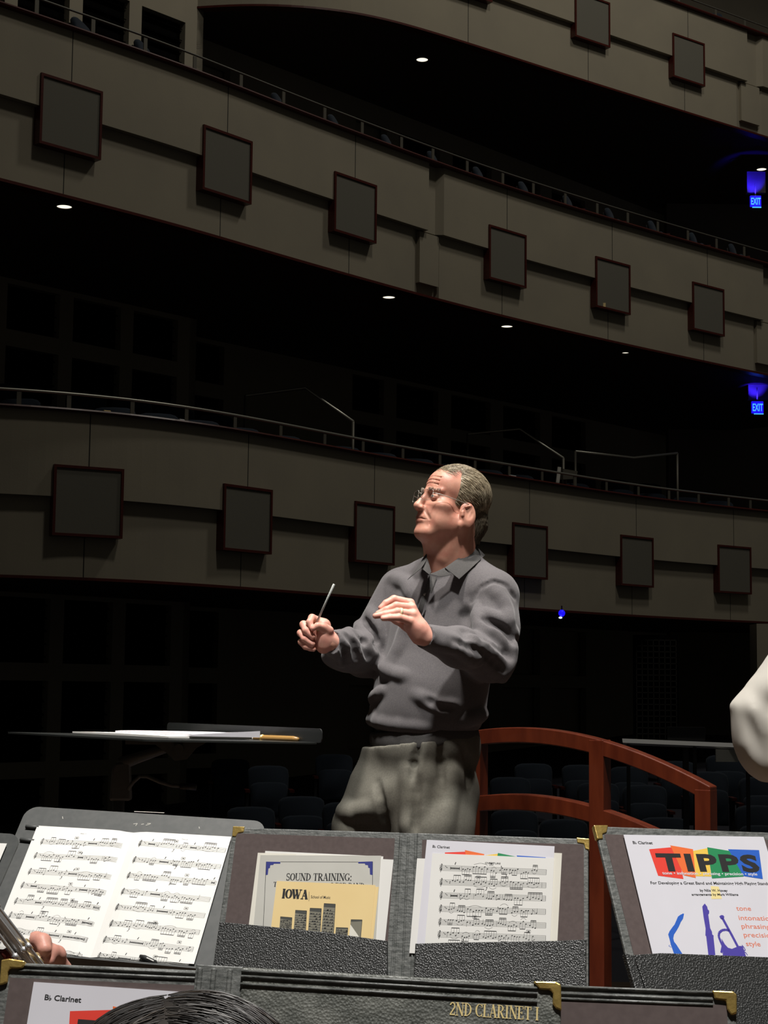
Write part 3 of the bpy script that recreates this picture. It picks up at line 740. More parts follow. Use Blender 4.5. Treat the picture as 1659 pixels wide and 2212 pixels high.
# a small serif alphabet made of thick and thin strokes; each on a 1 x 1 cap box, width first
def _arc(cx, cy, rx, ry, a0, a1, n=12): return [(cx + rx * math.cos(math.radians(a0 + (a1 - a0) * i / n)), cy + ry * math.sin(math.radians(a0 + (a1 - a0) * i / n))) for i in range(n + 1)]
K, T_ = .17, .065
SERIF = {
 'I': (.42, [([(.21, 0), (.21, 1)], K)], [(.21, 0), (.21, 1)]),
 'N': (.86, [([(.15, 0), (.15, 1)], T_), ([(.15, 1), (.72, 0)], K), ([(.72, 0), (.72, 1)], T_)], [(.15, 0), (.15, 1), (.72, 1)]),
 'D': (.80, [([(.18, 0), (.18, 1)], K), (_arc(.22, .5, .47, .46, -88, 88), 'v'), ([(.15, .965), (.3, .965)], T_), ([(.15, .035), (.3, .035)], T_)], [(.18, 0), (.18, 1)]),
 'C': (.76, [(_arc(.43, .5, .34, .46, 48, 312), 'c'), ([(.68, .98), (.68, .70)], T_), ([(.68, .02), (.68, .26)], T_)], []),
 'G': (.82, [(_arc(.43, .5, .34, .46, 48, 318), 'c'), ([(.68, .98), (.68, .70)], T_), ([(.68, .06), (.68, .42)], K)], [(.68, .42)]),
 'O': (.80, [(_arc(.40, .5, .31, .46, 0, 360, 20), 'o')], []),
 'Q': (.80, [(_arc(.40, .5, .31, .46, 0, 360, 20), 'o')], []),
 'L': (.66, [([(.18, 0), (.18, 1)], K), ([(.12, .035), (.6, .035)], T_), ([(.58, 0), (.58, .28)], T_)], [(.18, 0), (.18, 1)]),
 'E': (.70, [([(.18, 0), (.18, 1)], K), ([(.12, .035), (.62, .035)], T_), ([(.12, .965), (.6, .965)], T_), ([(.2, .5), (.46, .5)], T_), ([(.6, 0), (.6, .26)], T_), ([(.58, 1), (.58, .76)], T_), ([(.46, .4), (.46, .6)], T_)], [(.18, 0), (.18, 1)]),
 'T': (.74, [([(.37, 0), (.37, 1)], K), ([(.04, .965), (.70, .965)], T_), ([(.06, 1), (.06, .74)], T_), ([(.68, 1), (.68, .74)], T_)], [(.37, 0)]),
 'A': (.80, [([(.12, 0), (.40, 1)], T_), ([(.38, 1), (.67, 0)], K), ([(.22, .34), (.58, .34)], T_)], [(.12, 0), (.66, 0)]),
 'R': (.80, [([(.18, 0), (.18, 1)], K), (_arc(.34, .74, .25, .225, -90, 90), 'v'), ([(.15, .965), (.36, .965)], T_), ([(.2, .515), (.36, .515)], T_), ([(.36, .5), (.68, 0)], K)], [(.18, 0), (.18, 1), (.70, 0)]),
 'S': (.62, [(_arc(.31, .735, .21, .225, 35, 260, 10) + _arc(.31, .27, .22, .235, 90, -150, 10), .11), ([(.50, .98), (.50, .74)], T_), ([(.10, .02), (.10, .28)], T_)], []),
 'U': (.82, [([(.17, 1), (.17, .3)], K), (_arc(.43, .3, .26, .27, 180, 360), .09), ([(.69, .3), (.69, 1)], T_)], [(.17, 1), (.69, 1)]),
 'W': (1.14, [([(.10, 1), (.36, 0)], K), ([(.36, 0), (.58, .8)], T_), ([(.50, 1), (.78, 0)], K), ([(.78, 0), (1.02, 1)], T_)], [(.10, 1), (.52, 1), (1.02, 1)]),
 'F': (.66, [([(.18, 0), (.18, 1)], K), ([(.12, .965), (.6, .965)], T_), ([(.2, .5), (.46, .5)], T_), ([(.58, 1), (.58, .76)], T_)], [(.18, 0), (.18, 1)]),
 'B': (.74, [([(.18, 0), (.18, 1)], K), (_arc(.32, .74, .24, .225, -90, 90), 'v'), (_arc(.34, .26, .28, .225, -90, 90), 'v'), ([(.15, .965), (.36, .965)], T_), ([(.15, .035), (.36, .035)], T_), ([(.15, .5), (.36, .5)], T_)], [(.18, 0), (.18, 1)]),
 '2': (.64, [(_arc(.31, .71, .23, .25, 165, -25, 10) + [(.10, .07)], .13), ([(.06, .06), (.57, .06)], .13), ([(.56, .02), (.56, .25)], T_)], []),
 ':': (.34, [([(.17, .0), (.17, .16)], .16), ([(.17, .5), (.17, .66)], .16)], []),
 ' ': (.36, [], []),
}
def serif_text(m, fr, body, p0, p1, h, weight=1.0, e=INK, slab=1.0):
    W = sum(SERIF[c][0] for c in body); p0 = np.array(p0); p1 = np.array(p1); dx = (p1 - p0) / W
    q = nrm(p1 - p0); up = np.array([q[1], -q[0]]) * h; x = 0
    sx = np.linalg.norm(dx)
    for c in body:
        w, strokes, serifs = SERIF[c]
        def mp(a): return p0 + dx * (x + a[0]) + up * a[1]
        for k, (pts, wd) in enumerate(strokes):
            n = len(pts)
            for i in range(n - 1):
                a, b = pts[i], pts[i + 1]; tw = wd
                if isinstance(wd, str):
                    mid = ((a[0] + b[0]) / 2, (a[1] + b[1]) / 2); vert = abs(b[1] - a[1]) / (math.hypot(b[0] - a[0], b[1] - a[1]) + 1e-9)
                    tw = T_ + (K - T_) * vert ** 2
                    if wd == 'c' and mid[0] > .5: tw = T_ * 1.3
                pr_line(m, fr, mp(a), mp(b), tw * weight * sx * .95, e + .00002 * (k % 3))
        for (a, b) in serifs:
            s_ = .15 * slab; pr_line(m, fr, mp((a - s_, .03 if b == 0 else b - .03)), mp((a + s_, .03 if b == 0 else b - .03)), T_ * weight * h * .9, e + .00007)
        x += w
def disc(fr, c, r, sq=1, ang=0, n=10):
    ca, sa = math.cos(ang), math.sin(ang); out = []
    for i in range(n):
        A = 2 * PI * i / n; x, y = r * math.cos(A), r * sq * math.sin(A); out.append((c[0] + x * ca - y * sa, c[1] + x * sa + y * ca))
    return out
def staff(m, fr, p0, p1, h, seed, dens=1.0, rests=(), number=True, ink=1, grey=2):
    """five lines, a clef and a run of notes; rests = fractions of the line taken by long rest bars"""
    r = random.Random(seed); p0 = np.array(p0); p1 = np.array(p1); L = np.linalg.norm(p1 - p0); d = (p1 - p0) / L; q = np.array([-d[1], d[0]])
    def X(s, t): return p0 + d * s + q * (t * h)       # t 0 top line .. 1 bottom line
    m.mi(grey)
    for k in range(5): pr_line(m, fr, X(0, k / 4), X(L, k / 4), h * .085, INK)
    m.mi(ink)
    pr_path(m, fr, [X(h * .30, 1.35), X(h * .42, .6), X(h * .55, -.2), X(h * .38, -.3), X(h * .3, .2), X(h * .15, .6), X(h * .25, .95), X(h * .5, .9), X(h * .52, .6), X(h * .32, .6)], h * .11)
    s = h * 1.15
    for k in range(2): pr_path(m, fr, [X(s, .1 + .2 * k), X(s + h * .18, .3 + .2 * k)], h * .1); s += h * .25
    s = h * 2.0; bars = sorted(rests)
    while s < L - h * .6:
        nb = [b for b in bars if b[0] * L <= s < b[1] * L]
        if nb:
            e_ = nb[0][1] * L
            pr_line(m, fr, X(s + h * .2, .5), X(e_ - h * .2, .5), h * .26); pr_line(m, fr, X(s + h * .2, .2), X(s + h * .2, .8), h * .1); pr_line(m, fr, X(e_ - h * .2, .2), X(e_ - h * .2, .8), h * .1)
            pr_line(m, fr, X((s + e_) / 2 + h * .08, -.75), X((s + e_) / 2 - h * .06, -.25), h * .16)
            s = e_ + h * .2; pr_line(m, fr, X(s, 0), X(s, 1), h * .05); s += h * .3; continue
        k = r.random()
        if k < .55:
            n = r.choice([4, 4, 6, 3]); st = h * r.uniform(.42, .55); down = r.random() < .5; base = r.uniform(.1, .9)
            if s + n * st > L: break
            hs = [base + .12 * r.randint(-2, 2) for _ in range(n)]
            by = (max(hs) + .95) if down else (min(hs) - .95)
            for i, t in enumerate(hs):
                c = X(s + i * st, t); pr_poly(m, fr, disc(fr, c, h * .155, .72, -.35)); sx = -h * .13 if down else h * .13
                pr_line(m, fr, X(s + i * st + sx, t), X(s + i * st + sx, by), h * .05)
            sx = -h * .13 if down else h * .13
            pr_line(m, fr, X(s + sx, by), X(s + (n - 1) * st + sx, by), h * .14)
            if r.random() < .5: pr_line(m, fr, X(s + sx, by + (-.26 if down else .26)), X(s + (n - 1) * st + sx, by + (-.26 if down else .26)), h * .11)
            if r.random() < .45:
                o = -.75 if down else 1.5
                A = [X(s + (n - 1) * st * i / 6, (min(hs) if down else max(hs)) + (-.35 - .35 * math.sin(PI * i / 6) if down else .35 + .3 * math.sin(PI * i / 6))) for i in range(7)]
                pr_path(m, fr, A, h * .045)
            s += n * st + h * .25
        elif k < .85:
            t = r.uniform(.0, 1.0); c = X(s, t); pr_poly(m, fr, disc(fr, c, h * .16, .72, -.35)); u_ = t > .5
            pr_line(m, fr, X(s + (h * .14 if u_ else -h * .14), t), X(s + (h * .14 if u_ else -h * .14), t + (-.9 if u_ else .9)), h * .055)
            if r.random() < .5: pr_line(m, fr, X(s + (h * .14 if u_ else -h * .14), t + (-.9 if u_ else .9)), X(s + h * .4, t + (-.45 if u_ else .5)), h * .09)
            s += h * r.uniform(.55, .8) / dens
        elif k < .95:
            pr_path(m, fr, [X(s, .25), X(s + h * .15, .4), X(s, .55), X(s + h * .12, .75)], h * .1); s += h * .6
        else:
            pr_line(m, fr, X(s, 0), X(s, 1), h * .05); s += h * .35
    pr_line(m, fr, X(L, 0), X(L, 1), h * .06)
    if r.random() < .6:
        t0 = r.uniform(.2, .7) * L; pr_path(m, fr, [X(t0, 1.35), X(t0 + h * .25, 1.2), X(t0 + h * .1, 1.75), X(t0 - h * .1, 1.9)], h * .1)
    if r.random() < .75:
        t0 = r.uniform(.3, .85) * L; pr_path(m, fr, [X(t0, -.95), X(t0 + h * .75, -.95), X(t0 + h * .75, -.4), X(t0, -.4), X(t0, -.95)], h * .06); pr_line(m, fr, X(t0 + h * .2, -.68), X(t0 + h * .6, -.68), h * .2)

def sheet(fr, w, h, mats, lab, cat='sheet music', name='sheet_music', th=.0005, draw=None, group=None, corner=None):
    m = MB(); n = 28 if fr.bulge else 1; vs = []
    for i in range(n + 1):
        a = w * i / n
        for (b, e) in ((0, 0), (h, 0), (h, -th), (0, -th)): vs.append(fr.P(a, b, e))
    fs = [(3, 2, 1, 0)]
    for i in range(n):
        for j in range(4): fs.append((4 * i + j, 4 * i + (j + 1) % 4, 4 * i + 4 + (j + 1) % 4, 4 * i + 4 + j))
    fs.append(tuple(4 * n + j for j in range(4))); m.raw(vs, fs)
    nb = len(m.f)
    if draw: draw(m, fr)
    o = m.build(name, mats, org=fr.P(w / 2, h, 0), fix=False)
    bm = bmesh.new(); bm.from_mesh(o.data); bm.faces.ensure_lookup_table(); bmesh.ops.recalc_face_normals(bm, faces=bm.faces[:nb]); bm.to_mesh(o.data); bm.free()
    return tag(o, lab, cat, group)
def px_frame(pl, tl, tr, e, bulge=None):
    a = pl.uv(*tl, e); b = pl.uv(*tr, e); return Off(pl, a, b - a, e, bulge), float(np.linalg.norm(b - a))

def stand_under(pl, a0, a1, b0, b1, e, label, foot=None, mt='stand_grey', rr=.03, ribs=False, group='music stands of the players'):
    """an orchestra stand: solid desk on the plane, ledge, pole and tripod"""
    ca = (a0 + a1) / 2; head = pl.P(ca, lerp([b0], [b1], .62)[0], e - .02); base = np.array([head[0], head[1], 0])
    th = thing('music_stand', base, label, 'music stand', group)
    pts = []
    for (sx, sy, an) in ((1, 1, 0), (-1, 1, 90), (-1, -1, 180), (1, -1, 270)):
        for k in range(7):
            A = math.radians(an + 15 * k); pts.append(((a0 + a1) / 2 + sx * ((a1 - a0) / 2 - rr) + rr * math.cos(A), (b0 + b1) / 2 + sy * ((b1 - b0) / 2 - rr) + rr * math.sin(A)))
    m = MB(); slab_uv(m, pl, pts, e - .003, e); m.build('desk', mt, th)
    m = MB(); slab_uv(m, pl, [(a0 + .005, b1 - .004), (a1 - .005, b1 - .004), (a1 - .005, b1), (a0 + .005, b1)], e, e + .055); m.build('ledge', mt, th)
    m = MB(); q = head + pl.n * -.02; m.obox(head, pl.u, pl.v, pl.n, .10, .07, .03); m.tube([head - pl.u * .05, head + pl.u * .05], .014, 10); m.build('tilt_clutch', 'black_metal', th)
    m = MB(); m.tube([(base[0], base[1], .22), (base[0], base[1], head[2] - .01)], .011, 10); m.build('pole', 'black_metal', th, True)
    m = MB(); m.tube([(base[0], base[1], .16), (base[0], base[1], .62)], .015, 10); m.build('lower_tube', 'black_metal', th, True)
    for k in range(3):
        A = 2 * PI * k / 3 + .5; dx, dy = math.cos(A), math.sin(A)
        m = MB(); m.tube([(base[0], base[1], .2), (base[0] + dx * .12, base[1] + dy * .12, .13), (base[0] + dx * .24, base[1] + dy * .24, .012)], [.013, .012, .011], 8); m.build('leg', 'black_metal', th, True)
    return th

# ------------------------------------------------------------------ stand with the open part, at left
PL = Plane((-.7627, 3.7519, .9938), -12.52, 40.51, -2.32)
t0 = PL.uv(58, 1741, -.004); t1 = PL.uv(577, 1772, -.004)
LS = stand_under(PL, t0[0], t1[0], (t0[1] + t1[1]) / 2, (t0[1] + t1[1]) / 2 + .40, -.006, 'grey metal music stand at left holding open pages of printed music')
for (xa, ya, xb, yb) in ((50, 1783, 84, 1786), (38, 1811, 74, 1815)):
    m = MB(); a = PL.uv(xa, ya); b = PL.uv(xb, yb); a = a + np.array([.006, 0]); m.tube([PL.P(*a, -.003), PL.P(*b, -.003)], .0045, 8); m.build('rib', 'stand_grey', LS, True)
for pxs in ([(288, 1780), (297, 1779), (293, 1784)], [(305, 1781), (311, 1780)], [(315, 1783), (322, 1781), (326, 1779), (318, 1779)], [(135, 1764), (136, 1769)], [(430, 1786), (431, 1790)], [(290, 1753), (355, 1756)]):
    m = MB(); pr_path(m, PL, [PL.uv(*p, -.006) for p in pxs], .0014, -.0055); m.build('chalk_mark' if len(pxs) > 2 else 'scratch', 'greypaper', LS)
fr, wP = px_frame(PL, (81, 1784), (500, 1808), .0, lambda a: .006 * (1 - math.exp(-((a - .222) / .02) ** 2)) - .005)
def zz(x, y): return x / 3.19, 1720 + y / 3.19
def drawL(m, fr):
    rowsL = [((285, 300), (850, 322)), ((240, 396), (815, 420)), ((200, 505), (770, 538)), ((150, 600), (730, 645)), ((105, 708), (690, 752)), ((66, 805), (642, 862)), ((28, 905), (605, 972)), ((-10, 1010), (566, 1085))]
    rowsR = [((960, 310), (1560, 362)), ((920, 422), (1525, 474)), ((880, 530), (1490, 585)), ((840, 640), (1452, 700)), ((800, 748), (1416, 810)), ((760, 860), (1380, 925)), ((715, 970), (1337, 1042)), ((675, 1082), (1302, 1158))]
    R_ = [[(.55, .7)], [(.5, .6)], [(.45, .6)], [(.0, .2), (.66, .8)], [(.15, .33), (.82, 1)], [(.15, .32), (.8, 1)], [(.5, .68), (.7, .98)], [(.3, .4)],
          [(.0, .2), (.52, .68)], [(.28, .42), (.6, .74)], [(.25, .35), (.88, 1)], [(.3, .45)], [(.4, .6)], [], [(.28, .46)], [(.2, .38), (.78, 1)]]
    for k, (a, b) in enumerate(rowsL + rowsR):
        staff(m, fr, fr.px(*zz(*a)), fr.px(*zz(*b)), .0108, 11 + k, 1.0, R_[k])
    m.mi(1)
    pr_text(m, fr, 'Part 1', fr.px(*zz(555, 262)), fr.px(*zz(592, 264)), .0022); pr_text(m, fr, 'Part 2', fr.px(*zz(1253, 300)), fr.px(*zz(1292, 304)), .0022)
sheet(fr, wP, .312, ['paper', 'ink', 'ink_grey'], 'open two-page part of printed music on the grey stand at left', 'sheet music', 'open_music_part', draw=drawL)
a = PL.uv(303, 2066, .004); b = PL.uv(336, 2082, .004); th = thing('pencil', PL.P(*a, .004), 'black pencil stub with a pale stripe lying at the foot of the open pages', 'pencil')
m = MB(); m.tube([PL.P(*a, .006), PL.P(*lerp(a, b, .25), .006), PL.P(*b, .006)], [.003, .006, .006], 8); m.build('shaft', 'black', th, True)
m = MB(); m.tube([PL.P(*lerp(a, b, .5), .0125), PL.P(*lerp(a, b, .95), .0125)], .0014, 6); m.build('pale_stripe', 'paper', th)

# neighbouring stand cut by the left edge
PN = Plane(np.array(PL.O) + np.array([-.55, -.12, -.03]), -20, 38, -1)
t1 = PN.uv(46, 1799, 0)
stand_under(PN, t1[0] - .5, t1[0], t1[1], t1[1] + .34, -.006, 'grey music stand cut off by the left edge of the picture')
f2, w2 = px_frame(PN, (-250, 1812), (15, 1822), .0)
sheet(f2, w2, .30, ['paper', 'ink', 'ink_grey'], 'white sheet on the stand cut off by the left edge', draw=lambda m, fr: [staff(m, fr, (.02, .03 + .034 * k), (w2 - .02, .03 + .034 * k), .009, 300 + k) for k in range(7)])

# ------------------------------------------------------------------ folders
def corner(pl, pxs, e0, e1, th, name='corner'):
    m = MB(); slab_px(m, pl, pxs, e0, e1); return bevel(m.build(name, 'brass', th), .0012, 2)
def zm(x, y): return 460 + x / 3.95, 1760 + y / 3.95
def zr3(x, y): return 840 + x / 3.607, 1760 + y / 3.607
def zr4(x, y): return 1260 + x / 4.158, 1760 + y / 4.158
def zn5(x, y): return x / 2.676, 2000 + y / 2.676
def strip(pl, th, pxs, name, mt, e0, e1, bv=.0015):
    m = MB(); slab_px(m, pl, pxs, e0, e1); o = m.build(name, mt, th)
    return bevel(o, bv) if bv else o
# the middle folder
PM = Plane((-.2630, 3.0146, 1.0544), -10.6, 23.2, -.52)
stand_under(PM, .06, .57, .05, .40, -.012, 'black music stand behind the open folder in the middle', mt='black_metal')
th = thing('music_folder', PM.P(.315, .33, 0), 'open black leather music folder with brass corners, in the middle', 'music folder', 'music folders')
m = MB(); slab_px(m, PM, [(504, 1787), (864, 1798), (842, 2135), (452, 2135)], -.006, .0); bevel(m.build('left_board', 'leather_edge', th), .002)
m = MB(); slab_px(m, PM, [(901, 1799), (1271, 1812), (1271, 2150), (892, 2140)], -.006, .0); bevel(m.build('right_board', 'leather_edge', th), .002)
m = MB(); slab_px(m, PM, [(860, 1799), (905, 1800), (897, 2140), (838, 2137)], -.008, -.002)
for (xa, xb, ya, yb) in ((866, 848, 1805, 2135), (882, 868, 1806, 2135), (898, 888, 1806, 2135)): m.tube([PM.P(*PM.uv(xa, ya), -.002), PM.P(*PM.uv(xb, yb), -.002)], .0022, 8)
bevel(m.build('spine', 'leather_edge', th), .001)
strip(PM, th, [(511, 1800), (853, 1811), (832, 2120), (470, 2115)], 'liner', 'liner', .0, .0006, 0)
strip(PM, th, [(912, 1814), (1261, 1824), (1262, 2130), (903, 2125)], 'liner', 'liner', .0, .0006, 0)
strip(PM, th, [(474, 1991), (540, 1997), (700, 2013), (836, 2032), (836, 2140), (453, 2140)], 'pocket', 'leather', .009, .0115)
strip(PM, th, [(897, 2038), (960, 2036), (1200, 2032), (1266, 2029), (1266, 2150), (892, 2145)], 'pocket', 'leather', .009, .0115)
for pxs in ([(474, 1991), (836, 2032), (836, 2140), (453, 2140)], [(897, 2038), (1266, 2029), (1266, 2150), (892, 2145)]):
    q = [PM.uv(*p, .0115) for p in pxs]
    for (i, j) in ((0, 3), (1, 2)):
        m = MB(); a, b = q[i], q[j]; s_ = 1 if i == 0 else -1; slab_uv(m, PM, [a, a + np.array([s_ * .005, 0]), b + np.array([s_ * .005, 0]), b], .0, .010); m.build('pocket_gusset', 'leather', th)
corner(PM, [(503, 1784.5), (528, 1785.5), (526, 1797), (514, 1799), (509, 1807), (501, 1806)], -.007, .0015, th)
corner(PM, [(1245, 1809), (1273, 1811.5), (1273, 1836), (1264, 1833), (1261, 1822), (1247, 1820)], -.007, .0015, th)
# papers in its left pocket
def lay(pl, tl, tr, bl, e, mats, lab, **k):
    fr, w = px_frame(pl, tl, tr, e); h = fr.px(*bl)[1]
    return sheet(fr, w, h, mats, lab, **k)
lay(PM, (573, 1838), (828, 1850), (545, 2040), .0016, ['paper'], 'white sheet at the back of the left pocket, its top edge highest')
lay(PM, (557, 1842), (800, 1850), (534, 2035), .0024, ['cream'], 'cream sheet sticking out at the left behind the booklet in the left pocket')
lay(PM, (640, 1846), (850, 1857), (636, 2060), .0032, ['paper'], 'white sheet sticking out at the right behind the booklet in the left pocket')
def draw_sound(m, fr):
    Z = lambda x, y: fr.px(*zm(x, y))
    m.mi(1)
    pr_poly(m, fr, [Z(*p) for p in ((455, 400), (575, 402), (575, 418), (520, 418), (515, 428), (490, 430), (486, 455), (474, 458), (468, 512), (452, 515))])
    pr_poly(m, fr, [Z(*p) for p in ((1362, 398), (1362, 515), (1340, 510), (1338, 455), (1325, 452), (1322, 430), (1300, 428), (1296, 416), (1240, 416), (1240, 402))][::-1])
    m.mi(2)
    pr_line(m, fr, Z(575, 402), Z(1240, 403), .0007); pr_line(m, fr, Z(455, 400), Z(424, 1080), .0008); pr_line(m, fr, Z(1363, 400), Z(1357, 1080), .0008)
    serif_text(m, fr, 'SOUND TRAINING:', Z(622, 562), Z(1185, 564), .0132, 1.15)
    serif_text(m, fr, 'T', Z(512, 614), Z(545, 615), .0085, 1.1)
    serif_text(m, fr, 'S FOR BAND', Z(1000, 621), Z(1290, 624), .0085, 1.0)
lay(PM, (562.5, 1847), (823, 1848.5), (549, 2050), .0042, ['greypaper', 'navy', 'ink'], 'grey booklet with a blue corner border in the left pocket of the middle folder', cat='booklet', name='booklet', draw=draw_sound, th=.0012)
lay(PM, (604, 1905), (818, 1916), (590, 2045), .0052, ['buff'], 'cream yellow card peeping out at the right of the front card', cat='card', name='card')
def draw_iowa(m, fr):
    Z = lambda x, y: fr.px(*zm(x, y))
    m.mi(1)
    serif_text(m, fr, 'IOWA', Z(585, 712), Z(806, 722), .0165, 1.75, slab=1.15)
    pr_line(m, fr, Z(821, 656), Z(818, 738), .0006); pr_text(m, fr, 'School of Music', Z(834, 712), Z(1001, 718), .0052, .01)
    bars = [((575, 870), (675, 878), (664, 1040), (562, 1030)), ((703, 815), (800, 820), (788, 1050), (683, 1040)), ((827, 797), (926, 801), (912, 1060), (806, 1050)), ((947, 757), (1045, 763), (1026, 1070), (918, 1060)), ((1050, 962), (1152, 966), (1143, 1080), (1038, 1070)), ((1177, 895), (1273, 897), (1257, 1090), (1158, 1080))]
    r = random.Random(3)
    for k, b in enumerate(bars):
        m.mi(3); q = [np.array(Z(*p)) for p in b]; pr_poly(m, fr, q)
        L = lambda s, t: lerp(lerp(q[0], q[1], s), lerp(q[3], q[2], s), t)
        m.mi(2); pr_poly(m, fr, [L(0, 0), L(1, 0), L(1, .16 - .02 * k), L(0, .10)], INK * 1.6)
        m.mi(1)
        for j in range(9):
            t = .2 + j * .085
            if k == 5: continue
            pr_line(m, fr, L(.03, t), L(.97, t + .01), .0006, INK * 1.6)
            for _ in range(5): s = r.uniform(.05, .95); pr_line(m, fr, L(s, t), L(min(1, s + .06), t - .035), .0016, INK * 1.9)
        if k == 5: m.mi(4); pr_poly(m, fr, [L(0, .22), L(.85, .75), L(.9, 1), L(0, 1)], INK * 1.6)
        m.mi(1); pr_line(m, fr, L(0, 0), L(1, 0), .0008, INK * 2); pr_line(m, fr, L(1, 0), L(1, 1), .0008, INK * 2)
colour('photo_grey', (.20, .19, .145)); colour('photo_dark', (.055, .058, .05))
lay(PM, (598, 1903), (811, 1912), (585, 2048), .0062, ['buff', 'ink', 'photo_dark', 'photo_grey', 'cream'], 'cream yellow card with black lettering and bar shapes, front of the left pocket', cat='card', name='card', draw=draw_iowa)

# the printed cover that three players have, drawn once in its own frame
PRt = Plane((.3120, 2.451, 1.1104), 21.68, 30.31, -3.31)
CF, CW = px_frame(PRt, (1347, 1803), (1677, 1808), .0045)
CW = .237
def cover_print(m, fr):
    kx = getattr(fr, 'k', 1.0); Z = lambda x, y: CF.px(*zr4(x, y)) * kx; A = lambda pts: [Z(*p) for p in pts]
    for k, (i, pts) in enumerate([(1, ((590, 310), (835, 288), (900, 578), (672, 548))), (3, ((985, 325), (1115, 300), (1150, 555), (1010, 552))), (2, ((780, 275), (985, 310), (1010, 568), (905, 545))), (5, ((1300, 310), (1578, 318), (1612, 578), (1430, 550))), (4, ((1112, 292), (1310, 325), (1440, 555), (1155, 572)))]):
        m.mi(i); pr_poly(m, fr, A(pts), INK * (1 + .3 * k))
    m.mi(6); pr_text(m, fr, 'TIPPS', Z(690, 498), Z(1600, 510), .0262, .042, INK * 3.2, 1.16)
    pr_text(m, fr, 'B\u266d Clarinet', Z(445, 262), Z(625, 266), .0047, .022)
    m.mi(0); pr_text(m, fr, 'tone \u2022 intonation \u2022 phrasing \u2022 precision \u2022 style', Z(712, 536), Z(1565, 546), .0045, .022, INK * 3.2)
    m.mi(9); pr_poly(m, fr, A(((1145, 640), (1215, 645), (1245, 755), (1150, 757))))
    m.mi(6)
    pr_text(m, fr, 'For Developing a Great Band and Maintaining High Playing Standards', Z(604, 624), Z(1722, 631), .0046, .018)
    pr_text(m, fr, 'by Nilo W. Hovey', Z(1048, 690), Z(1297, 692), .0040, .018, INK * 2); pr_text(m, fr, 'arrangements by Mark Williams', Z(975, 726), Z(1393, 727), .0036, .018, INK * 2)
    m.mi(8)
    for w_, a, b in (('tone', (1378, 860), (1510, 862)), ('intonation', (1396, 945), (1712, 952)), ('phrasing', (1420, 1020), (1682, 1026)), ('precision', (1440, 1098), (1722, 1105)), ('style', (1462, 1178), (1595, 1182))):
        pr_text(m, fr, w_, Z(*a), Z(*b), .0074, .006)
    m.mi(5); pr_poly(m, fr, A(((895, 887), (905, 890), (895, 935), (875, 965), (858, 1005), (838, 1040), (815, 1075), (808, 1110), (815, 1140), (835, 1165), (890, 1250), (900, 1300), (830, 1300), (805, 1220), (785, 1165), (775, 1120), (762, 1075), (775, 1045), (800, 1010), (820, 985), (835, 950), (850, 915), (870, 900))))
    pr_path(m, fr, A(((790, 1190), (768, 1180), (775, 1168))), .0006)
    m.mi(7); pr_poly(m, fr, A(((1090, 797), (1112, 825), (1118, 850), (1130, 862), (1130, 885), (1122, 897), (1140, 1020), (1155, 1050), (1158, 1075), (1170, 1085), (1170, 1105), (1190, 1300), (1128, 1300), (1103, 1090), (1096, 1085), (1098, 1020), (1080, 920), (1068, 825))))
    pr_path(m, fr, A(((1248, 925), (1275, 975), (1330, 1075), (1385, 1180), (1450, 1300))), .0040)
    pr_poly(m, fr, A(((1222, 912), (1238, 901), (1256, 903), (1266, 915), (1262, 938), (1244, 942), (1230, 930))))
    pr_path(m, fr, A(((1312, 1042), (1280, 1032), (1245, 1038), (1220, 1060), (1216, 1095), (1232, 1135), (1252, 1180), (1240, 1240))), .0036)
    pr_poly(m, fr, A(((1240, 1110), (1272, 1165), (1300, 1195), (1335, 1205), (1400, 1178), (1432, 1180), (1470, 1300), (1250, 1300), (1255, 1190))), INK * 1.3)
    pr_path(m, fr, A(((1425, 1170), (1445, 1195), (1455, 1215), (1440, 1225), (1460, 1240), (1475, 1262))), .0012)
CMATS = ['lavender', 'print_red', 'print_orange', 'print_yellow', 'print_green', 'print_blue', 'ink', 'print_violet', 'print_coral', 'pale_yellow']
GC = 'printed pale covers in the folders'
# papers in the right pocket of the middle folder
lay(PM, (901, 1854), (1010, 1858), (908, 2060), .0016, ['paper'], 'white sheet sticking out at the left in the right pocket of the middle folder')
lay(PM, (1090, 1837), (1214, 1843), (1090, 2060), .0026, ['cream'], 'cream sheet sticking out at the right in the right pocket of the middle folder')
fr, w = px_frame(PM, (922, 1814), (1198, 1828), .0036); fr.k = w / CW
sheet(fr, w, .19, CMATS, 'pale lilac printed cover behind the music page in the middle folder', 'booklet', 'booklet', draw=cover_print, group=GC)
def drawG(m, fr):
    for k, (a, b, rs) in enumerate([((395, 393), (1228, 428), [(.05, .2)]), ((395, 505), (1225, 530), []), ((395, 608), (1222, 632), [(.05, .18)]), ((390, 712), (1222, 736), []), ((385, 815), (1224, 842), []), ((380, 912), (1222, 942), []), ((376, 1012), (1222, 1040), [])]):
        staff(m, fr, fr.px(*zr3(*a)), fr.px(*zr3(*b)), .0088, 71 + 3 * k, 1.25, rs)
    m.mi(1); pr_text(m, fr, 'OVERTURE', fr.px(*zr3(748, 382)), fr.px(*zr3(870, 387)), .0030, .02)
lay(PM, (934, 1843), (1197, 1854), (925, 2060), .0052, ['paper', 'ink', 'ink_grey'], 'page of printed clarinet music, front of the right pocket of the middle folder', draw=drawG)

